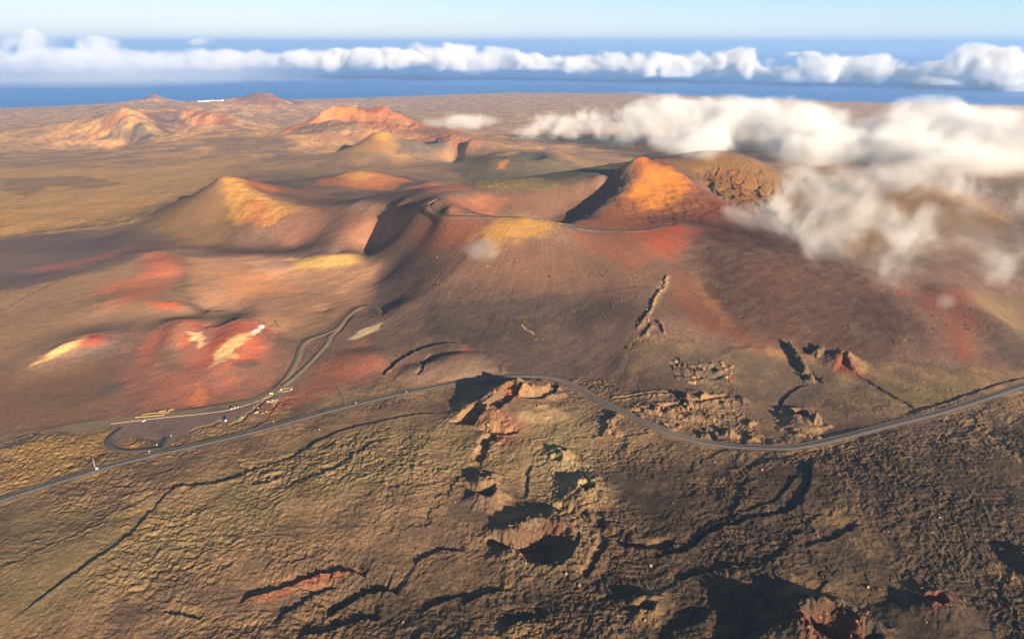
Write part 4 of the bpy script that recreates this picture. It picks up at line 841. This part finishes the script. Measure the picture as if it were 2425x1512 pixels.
# people
def person(p, rz, cloth, label, pose=0.0):
    r = empty("person", p, rz, label, "person")
    V_ = [(0,0,.95), (0,0,1.2), (0,0,1.42), (.02,0,1.56), (.03,0,1.66), (.03,0,1.76)]; E_ = [(0,1), (1,2), (2,3), (3,4), (4,5)]; R_ = [.15, .14, .16, .055, .10, .085]
    for sy in (-1, 1):
        i = len(V_); V_ += [(0, .1*sy, .86), (.04+pose*sy*.15, .1*sy, .48), (pose*sy*.25, .11*sy, .06), (.13+pose*sy*.25, .12*sy, .03)]; E_ += [(0, i), (i, i+1), (i+1, i+2), (i+2, i+3)]; R_ += [.10, .07, .05, .04]
        i = len(V_); V_ += [(0, .2*sy, 1.40), (-.02, .26*sy, 1.12), (.08, .25*sy, .86), (.11, .25*sy, .76)]; E_ += [(2, i), (i, i+1), (i+1, i+2), (i+2, i+3)]; R_ += [.065, .05, .035, .03]
    skinned("body", V_, E_, R_, cloth, r); MB().box((-.01, 0, 1.77), (.22, .20, .14), .6).make("hair", m_hair, r); return r
for k, (u, v, c, lb) in enumerate([(569,971.5,m_cl1,"person in dark clothes standing alone in the lower lane"), (564,975.5,m_cl1,"person in dark clothes at the left tip of the lane rope"), (567,979.6,m_cl1,"person in dark clothes below the lane rope, nearer the kiosk"), (625.5,939.5,m_cl1,"person in dark clothes walking near the yellow hut"), (591.2,963,m_cl1,"person in dark clothes between the two middle rails"), (600.8,965,m_cl2,"person in white by the stone edge of the lot"), (578,985.2,m_cl1,"person in dark clothes beside the little white boxes"), (372.5,994.2,m_cl2,"person in pale clothes standing out on the open lot")]):
    person(on(u, v), rng.random()*6, c, lb, .4)
# roadside posts, mast, cabinet
def post(u, v, h, label, name="marker_post", plate=False):
    r = empty(name, on(u, v), rng.random(), label, "post" if not plate else "sign"); MB().tube((0, 0, -.3), (0, 0, h), .10, .09).make("pole", m_white if not plate else m_steel, r)
    if plate: MB().box((0, -.12, h-.45), (.9, .06, .9)).make("plate", m_white, r)
    else: MB().box((0, -.02, h-.12), (.26, .24, .22)).make("reflector", m_white, r)
for u, v, lb in ((1263.5,884.8,"white marker post left of three on the outside of the bend"), (1280.5,884.6,"white marker post middle of three on the outside of the bend"), (1301.8,887.5,"white marker post right of three on the outside of the bend")): post(u, v, 1.6, lb)
for u, v, lb in ((354,1073,"road sign at the mouth of the ring lane by the main road"), (372,1057,"road sign on the lava island inside the ring lane"), (406,1035,"road sign where the exit lane leaves the gravel lot"), (842.6,957,"white road sign below the small track junction"), (962.5,931,"thin road sign on the straight before the shadowed crag"), (648,1002,"thin road sign on the red ground above the road"), (757,1021,"thin road sign on the lava side of the long straight")): post(u, v, 3.2, lb, "road_sign", True)
r = empty("mast", on(225,1106), 0, "tall thin white mast beside a white cabinet at the road", "mast"); MB().tube((0, 0, -.5), (0, 0, 11), .16, .07).make("pole", m_white, r); MB().box((0, 0, 9.6), (.7, .12, .3)).make("panel", m_white, r)
for a in (0, 2.1, 4.2): MB().tube((2.2*math.cos(a), 2.2*math.sin(a), -.2), (0, 0, 6.5), .04).make("stay", m_steel, r)
r = empty("utility_cabinet", on(230,1110.5), .2, "white roadside cabinet at the foot of the mast", "cabinet"); MB().box((0, 0, 1.0), (2.0, 1.4, 2.1)).make("body", m_white, r); MB().box((0, 0, 2.15), (2.2, 1.6, .2), .8).make("roof", m_white, r); MB().box((0, -.72, 1.0), (.8, .05, 1.7)).make("door", m_steel, r)
# pale kerb between the gravel lane and the lot, junction markings
KP = smooth_line(hits([(263,1003), (340,993.6), (400,987), (480,979), (540,970.5), (570,962.5), (600,953), (640,936)], Zfin), 4); KP[:, 2] = zat(Zfin, KP[:, 0], KP[:, 1])
m_kerb = pm("pale_kerb_stone", (186,164,140)); tag(ribbon("kerb", KP, [(.4, -.3), (.35, .28), (-.35, .28), (-.4, -.3)], m_kerb, .05), kind="structure")
JP = smooth_line(hits([(354.5,1080), (368,1076.5), (377,1074)], Zfin), 3); JP[:, 2] = zat(Zfin, JP[:, 0], JP[:, 1]); ribbon("stop_line", JP, [(.35, 0), (-.35, 0)], paint_white, .5)
# shrubs
def leafy(seed, n, sq):
    r_ = np.random.default_rng(seed); v_ = []; f_ = []
    for k in range(n):
        d = r_.normal(size=3); d /= np.linalg.norm(d); d[2] = abs(d[2])*.9; q = d*(.55+.45*r_.random())*np.array([1, 1, sq])*(1+.25*math.sin(3*d[0]+seed)+.2*math.sin(4*d[1]))
        a = r_.normal(size=3); a /= np.linalg.norm(a); b_ = np.cross(a, r_.normal(size=3)); b_ /= np.linalg.norm(b_); s = .13+.12*r_.random(); i = len(v_)
        v_ += [q-a*s, q+b_*s*.7, q+a*s, q-b_*s*.7]; f_.append((i, i+1, i+2, i+3))
    i = len(v_)
    for k in range(6): t = k*math.pi/3; v_.append((.10*math.cos(t), .10*math.sin(t), -.25))
    v_.append((0, 0, .4)); f_ += [(i+k, i+(k+1) % 6, i+6) for k in range(6)]
    return v_, f_
m_sh1, m_sh2, m_sh3 = pm("yellow_green_leaves", (122,112,44), var=.25, scale=2), pm("olive_leaves", (98,88,44), var=.25, scale=2), pm("pale_dry_leaves", (226,206,166), var=.12, scale=2)
SHR = []
for k in range(4):
    for mt in (m_sh1, m_sh2, m_sh3):
        v_, f_ = leafy(20+k, 150, .75); me = bpy.data.meshes.new("shrub"); me.from_pydata([tuple(map(float, q)) for q in v_], [], f_); me.materials.append(mt); SHR.append(me)
def shrub(u, v, s, kind, label, group, name="shrub", cat="shrub"):
    p = on(u, v); me = SHR[3*int(rng.integers(4))+kind]; o = bpy.data.objects.new(name, me); C.objects.link(o); o.location = tuple(float(q) for q in p); o.rotation_euler = (0, 0, rng.random()*6.28); s *= 1.2; o.scale = (s, s*(.8+.4*rng.random()), s*(.75+.4*rng.random())); tag(o, label, cat, group)
CR = lambda x_, y_: (789+x_*.3385, 492+y_*.3385)
for (x_, y_, s, lb) in ((1530,482,3.6,"large lone yellow green shrub high on the middle slope"), (905,672,2.9,"lone yellow green shrub on the left of the dark slope"), (1410,922,3.4,"largest shrub just below the short pale rock rib"), (1460,918,2.0,"smaller shrub right of the largest one below the pale rib"), (1460,994,1.6,"lone small shrub low on the dark slope under the pale rib"), (2070,980,2.4,"lone shrub near the foot of the rocky spine, left of it")): shrub(*CR(x_, y_), s, 0, lb, "shrubs on the dark slope")
G1 = "yellow green shrub scattered on the dark middle slope"
for x_, y_ in ((1415,742),(1503,760),(1330,765),(1345,768),(1332,790),(1335,800),(1380,795),(1373,818),(1282,800),(1507,850),(1560,862),(1527,912),(1580,645),(1737,718),(1670,720),(1632,772),(1675,452),(1715,440),(1930,405)): shrub(*CR(x_, y_), 1.2+.7*rng.random(), int(rng.random() < .4), G1, "shrubs on the dark slope")
for x_, y_ in ((1980,592),(2023,597),(2075,600),(2060,620),(2125,628),(2140,592),(2010,627),(1948,667),(1955,690),(1880,737),(1900,770),(2013,656),(2080,690),(2070,505),(2115,553)): shrub(*CR(x_, y_), 1.3+.8*rng.random(), int(rng.random() < .3), "yellow green shrub left of the rocky spine", "shrubs by the rocky spine")
for k in range(26): shrub(*CR(1790+240*rng.random(), 430+60*rng.random()), .9+.6*rng.random(), int(rng.random() < .5), "small shrub in the dense patch under the red nose of the ridge", "shrubs under the red nose")
for k in range(20): shrub(*CR(2085+110*rng.random(), 400+95*rng.random()), 1.0+.9*rng.random(), 0, "shrub in the patch in the shaded hollow by the ridge", "shrubs in the hollow")
C6 = lambda x_, y_: (1578+x_*.349, 492+y_*.345)
for k in range(26):
    t = rng.random(); shrub(*C6(325+120*t+20*rng.normal(), 500+260*t), 1.1+.6*rng.random(), 0, "yellow shrub in the line down the right ridge of the spine", "shrubs along the right ridge")
for k in range(130): 
    x_ = 430+1650*rng.random()**.9; y_ = 560+370*rng.random(); shrub(*C6(x_, y_), .9+.9*rng.random()**2, int(rng.random() < .35), "yellow green shrub scattered on the maroon slope under the mist", "shrubs on the maroon slope")
# pale bushes by the lot
C7 = lambda x_, y_: ((800+x_/8.083)*.6313, (1430+y_/8.083)*.6313)
for x_, y_, s, lb in ((2050,270,1.7,"large pale bush at the left end of the ring above the red ground"), (2360,230,1.6,"large pale bush at the right end of the ring above the red ground"), (1650,612,1.8,"largest pale bush in the tight cluster beside the lot"), (1310,945,1.6,"pale bush at the lot edge in the lowest group"), (1620,915,1.3,"pale bush at the right of the lowest group"), (1490,965,.9,"small pale bush in the middle of the lowest group"), (1350,800,.9,"small pale bush alone near the stone edge")): shrub(*C7(x_, y_), s, 2, lb, "pale bushes on the red ground", "pale_bush", "bush")
for x_, y_ in ((1790,580),(1860,590),(1930,580),(1740,640),(1810,640),(1880,640)): shrub(*C7(x_, y_), 1.25, 2, "pale bush packed in the tight cluster beside the lot", "pale bushes on the red ground", "pale_bush", "bush")
for x_, y_ in ((2100,225),(2150,215),(2195,205),(2260,205),(2080,318),(2140,315),(2180,300),(2230,288),(2300,285),(2350,270),(1980,310)): shrub(*C7(x_, y_), .7, 2, "small pale bush in the ring above the red ground", "pale bushes on the red ground", "pale_bush", "bush")
for u, v, s, lb in ((655,763,3.2,"large yellow bush above the camel track"), (656,770,2.0,"smaller yellow bush just below the large one"), (660,772,1.5,"smallest yellow bush beside the pair above the track")): shrub(u, v, s, 0, lb, None, "yellow_bush", "bush")
for u, v in ((28,1043),(38,1040),(52,1036),(60,1034),(68,1030),(73,1028),(100,1023),(14,1046)): shrub(u, v, 1.3, 0, "yellow shrub on the black ash at the left end of the lot", "shrubs on the black ash")
# boulders
def rock_mesh(seed):
    bm = bmesh.new(); bmesh.ops.create_icosphere(bm, subdivisions=3, radius=1); r_ = np.random.default_rng(seed); k = r_.normal(size=(5, 3))*1.6; ph = r_.random(5)*6; cut = [(Vector(r_.normal(size=3)).normalized(), .55+.3*r_.random()) for _ in range(9)]
    for v_ in bm.verts:
        for nrm, d in cut:
            q = v_.co.dot(nrm)
            if q > d: v_.co -= nrm*(q-d)*.85
        v_.co *= 1+.09*sum(math.sin(v_.co.dot(Vector(k[i]))*2+ph[i]) for i in range(5))/2
    me = bpy.data.meshes.new("boulder"); bm.to_mesh(me); bm.free(); return me
m_rk = [pm("tan_rock", (150,122,92), var=.2, scale=.8), pm("rust_rock", (140,92,70), var=.2, scale=.8), pm("pale_rock", (168,138,106), var=.15, scale=.8)]
RK = []
for k in range(4):
    for mt in m_rk: me = rock_mesh(40+k); me.materials.append(mt); RK.append(me)
def rock(u, v, s, kind, label, group):
    p = on(u, v); o = bpy.data.objects.new("boulder", RK[3*int(rng.integers(4))+kind]); C.objects.link(o); o.location = (float(p[0]), float(p[1]), float(p[2])+s*.15); o.rotation_euler = (rng.normal()*.2, rng.normal()*.2, rng.random()*6.28); o.scale = (s, s*(.7+.5*rng.random()), s*(.6+.4*rng.random())); tag(o, label, "boulder", group)
for k in range(34): rock(1590+150*rng.random(), 852+60*rng.random(), 1.2+2.6*rng.random()**2, int(rng.random() < .4), "tan boulder in the jumbled outcrop above the road bend on the right", "boulders of the right outcrop")
for k in range(22): t = rng.random(); rock(1582-70*t+5*rng.normal(), 652+130*t, 1.0+1.8*rng.random(), int(rng.random() < .5), "rough boulder on the crest of the rocky spine", "boulders on the rocky spine")
for k in range(16): rock(1490+190*rng.random(), 955+55*rng.random(), 1.3+2.2*rng.random()**2, int(rng.random() < .5), "boulder among the broken ledges right of the road", "boulders on the broken ledges")
for x_, y_ in ((1318,820),(1325,830),(1335,840),(1345,848),(1360,858),(1378,866),(1392,872),(1398,882)): rock(*CR(x_, y_), 1.5, 2, "pale rock in the short rib on the dark slope", "rocks of the short pale rib")
for k in range(34): rock(955+290*rng.random(), 520+150*rng.random(), .7+.8*rng.random()**2, 2, "small pale stone strewn on the shaded left flank of the big volcano", "stones on the left flank")
for k in range(34): rock(1130+260*rng.random(), 462+50*rng.random(), .8+.5*rng.random(), 2, "small pale stone dotted over the inner crater wall", "stones on the crater wall")
for k in range(26): rock(600+60*rng.random(), 505+45*rng.random(), 1.0+1.1*rng.random(), 2, "pale yellow rubble stone under the bright face of the left volcano", "rubble under the left volcano")
for k in range(14): rock(1140+160*rng.random(), 905+110*rng.random(), 1.5+2.2*rng.random(), int(rng.random() < .6), "rough boulder on the rock crag beside the road", "boulders on the crag beside the road")
for k in range(26): rock(1225+115*rng.random(), 1245+75*rng.random(), .8+1.5*rng.random()**2, int(rng.random() < .6), "rubble block on the wall and floor of the round crater below the crag", "rubble in the round crater")
for k in range(20): rock(1890+170*rng.random(), 1450+58*rng.random(), .8+1.5*rng.random()**2, int(rng.random() < .6), "rubble block on the rim of the reddish crater at the lower corner", "rubble on the reddish crater")
for k in range(60): rock(900+1400*rng.random(), 1080+400*rng.random(), .7+1.3*rng.random()**2, int(rng.random() < .3), "loose lava block lying on the rough dark lava field", "loose blocks on the lava field")
# far coast: white houses, surf
def house_mesh():
    b = MB(); b.box((0, 0, 2.6), (14, 9, 5.2)); b.box((-3, 0, 6.4), (6, 7, 2.6)); b.box((0, -4.4, 5.4), (14, .3, .5)); b.box((0, 4.4, 5.4), (14, .3, .5)); b.box((6.9, 0, 5.4), (.3, 9, .5)); b.box((4, -4.6, 1.2), (1.6, .2, 2.4)); b.box((0, -4.6, 2.4), (2, .2, 1.6)); return b
hb = house_mesh(); HM = bpy.data.meshes.new("house"); HM.from_pydata(hb.v, [], hb.f); HM.materials.append(m_white)
for k in range(16):
    u = 470+57*k/15; p = on(u, 240.5-1.6*k/15+rng.random()*1.6); o = bpy.data.objects.new("house", HM); C.objects.link(o); o.location = tuple(float(q) for q in p); o.rotation_euler = (0, 0, rng.normal()*.4); s = .9+.6*rng.random(); o.scale = (s*1.4, s, s); tag(o, "small white house in the far village on the shore", "house", "white houses of the far village")
m_foam = pm("sea_foam", (240,244,246), rough=.9, var=.05)
def foam(u0, u1, v, wd, seed):
    A = []; 
    for k in range(60):
        u = u0+(u1-u0)*k/59; t = 745/tan_dep(v+1.2*math.sin(k*.13+seed)-.8*math.sin(math.pi*k/59)); q = xyz_y(u, v, t); A.append((u, t))
    V_ = []; F_ = []
    for k, (u, t) in enumerate(A):
        w_ = wd*math.sin(math.pi*k/59)**.5*(.5+.8*rng.random()); x_ = (u-UC)/FPX*(t*math.cos(PITCH)+745*math.sin(PITCH)); V_ += [(x_, t-w_, -744.4), (x_, t+w_, -744.4)]
        if k: F_.append((2*k-2, 2*k, 2*k+1, 2*k-1))
    tag(link_mesh("surf", V_, F_, m_foam), kind="stuff")
foam(1468, 1545, 221.5, 55, 1); foam(1515, 1578, 223, 40, 2)
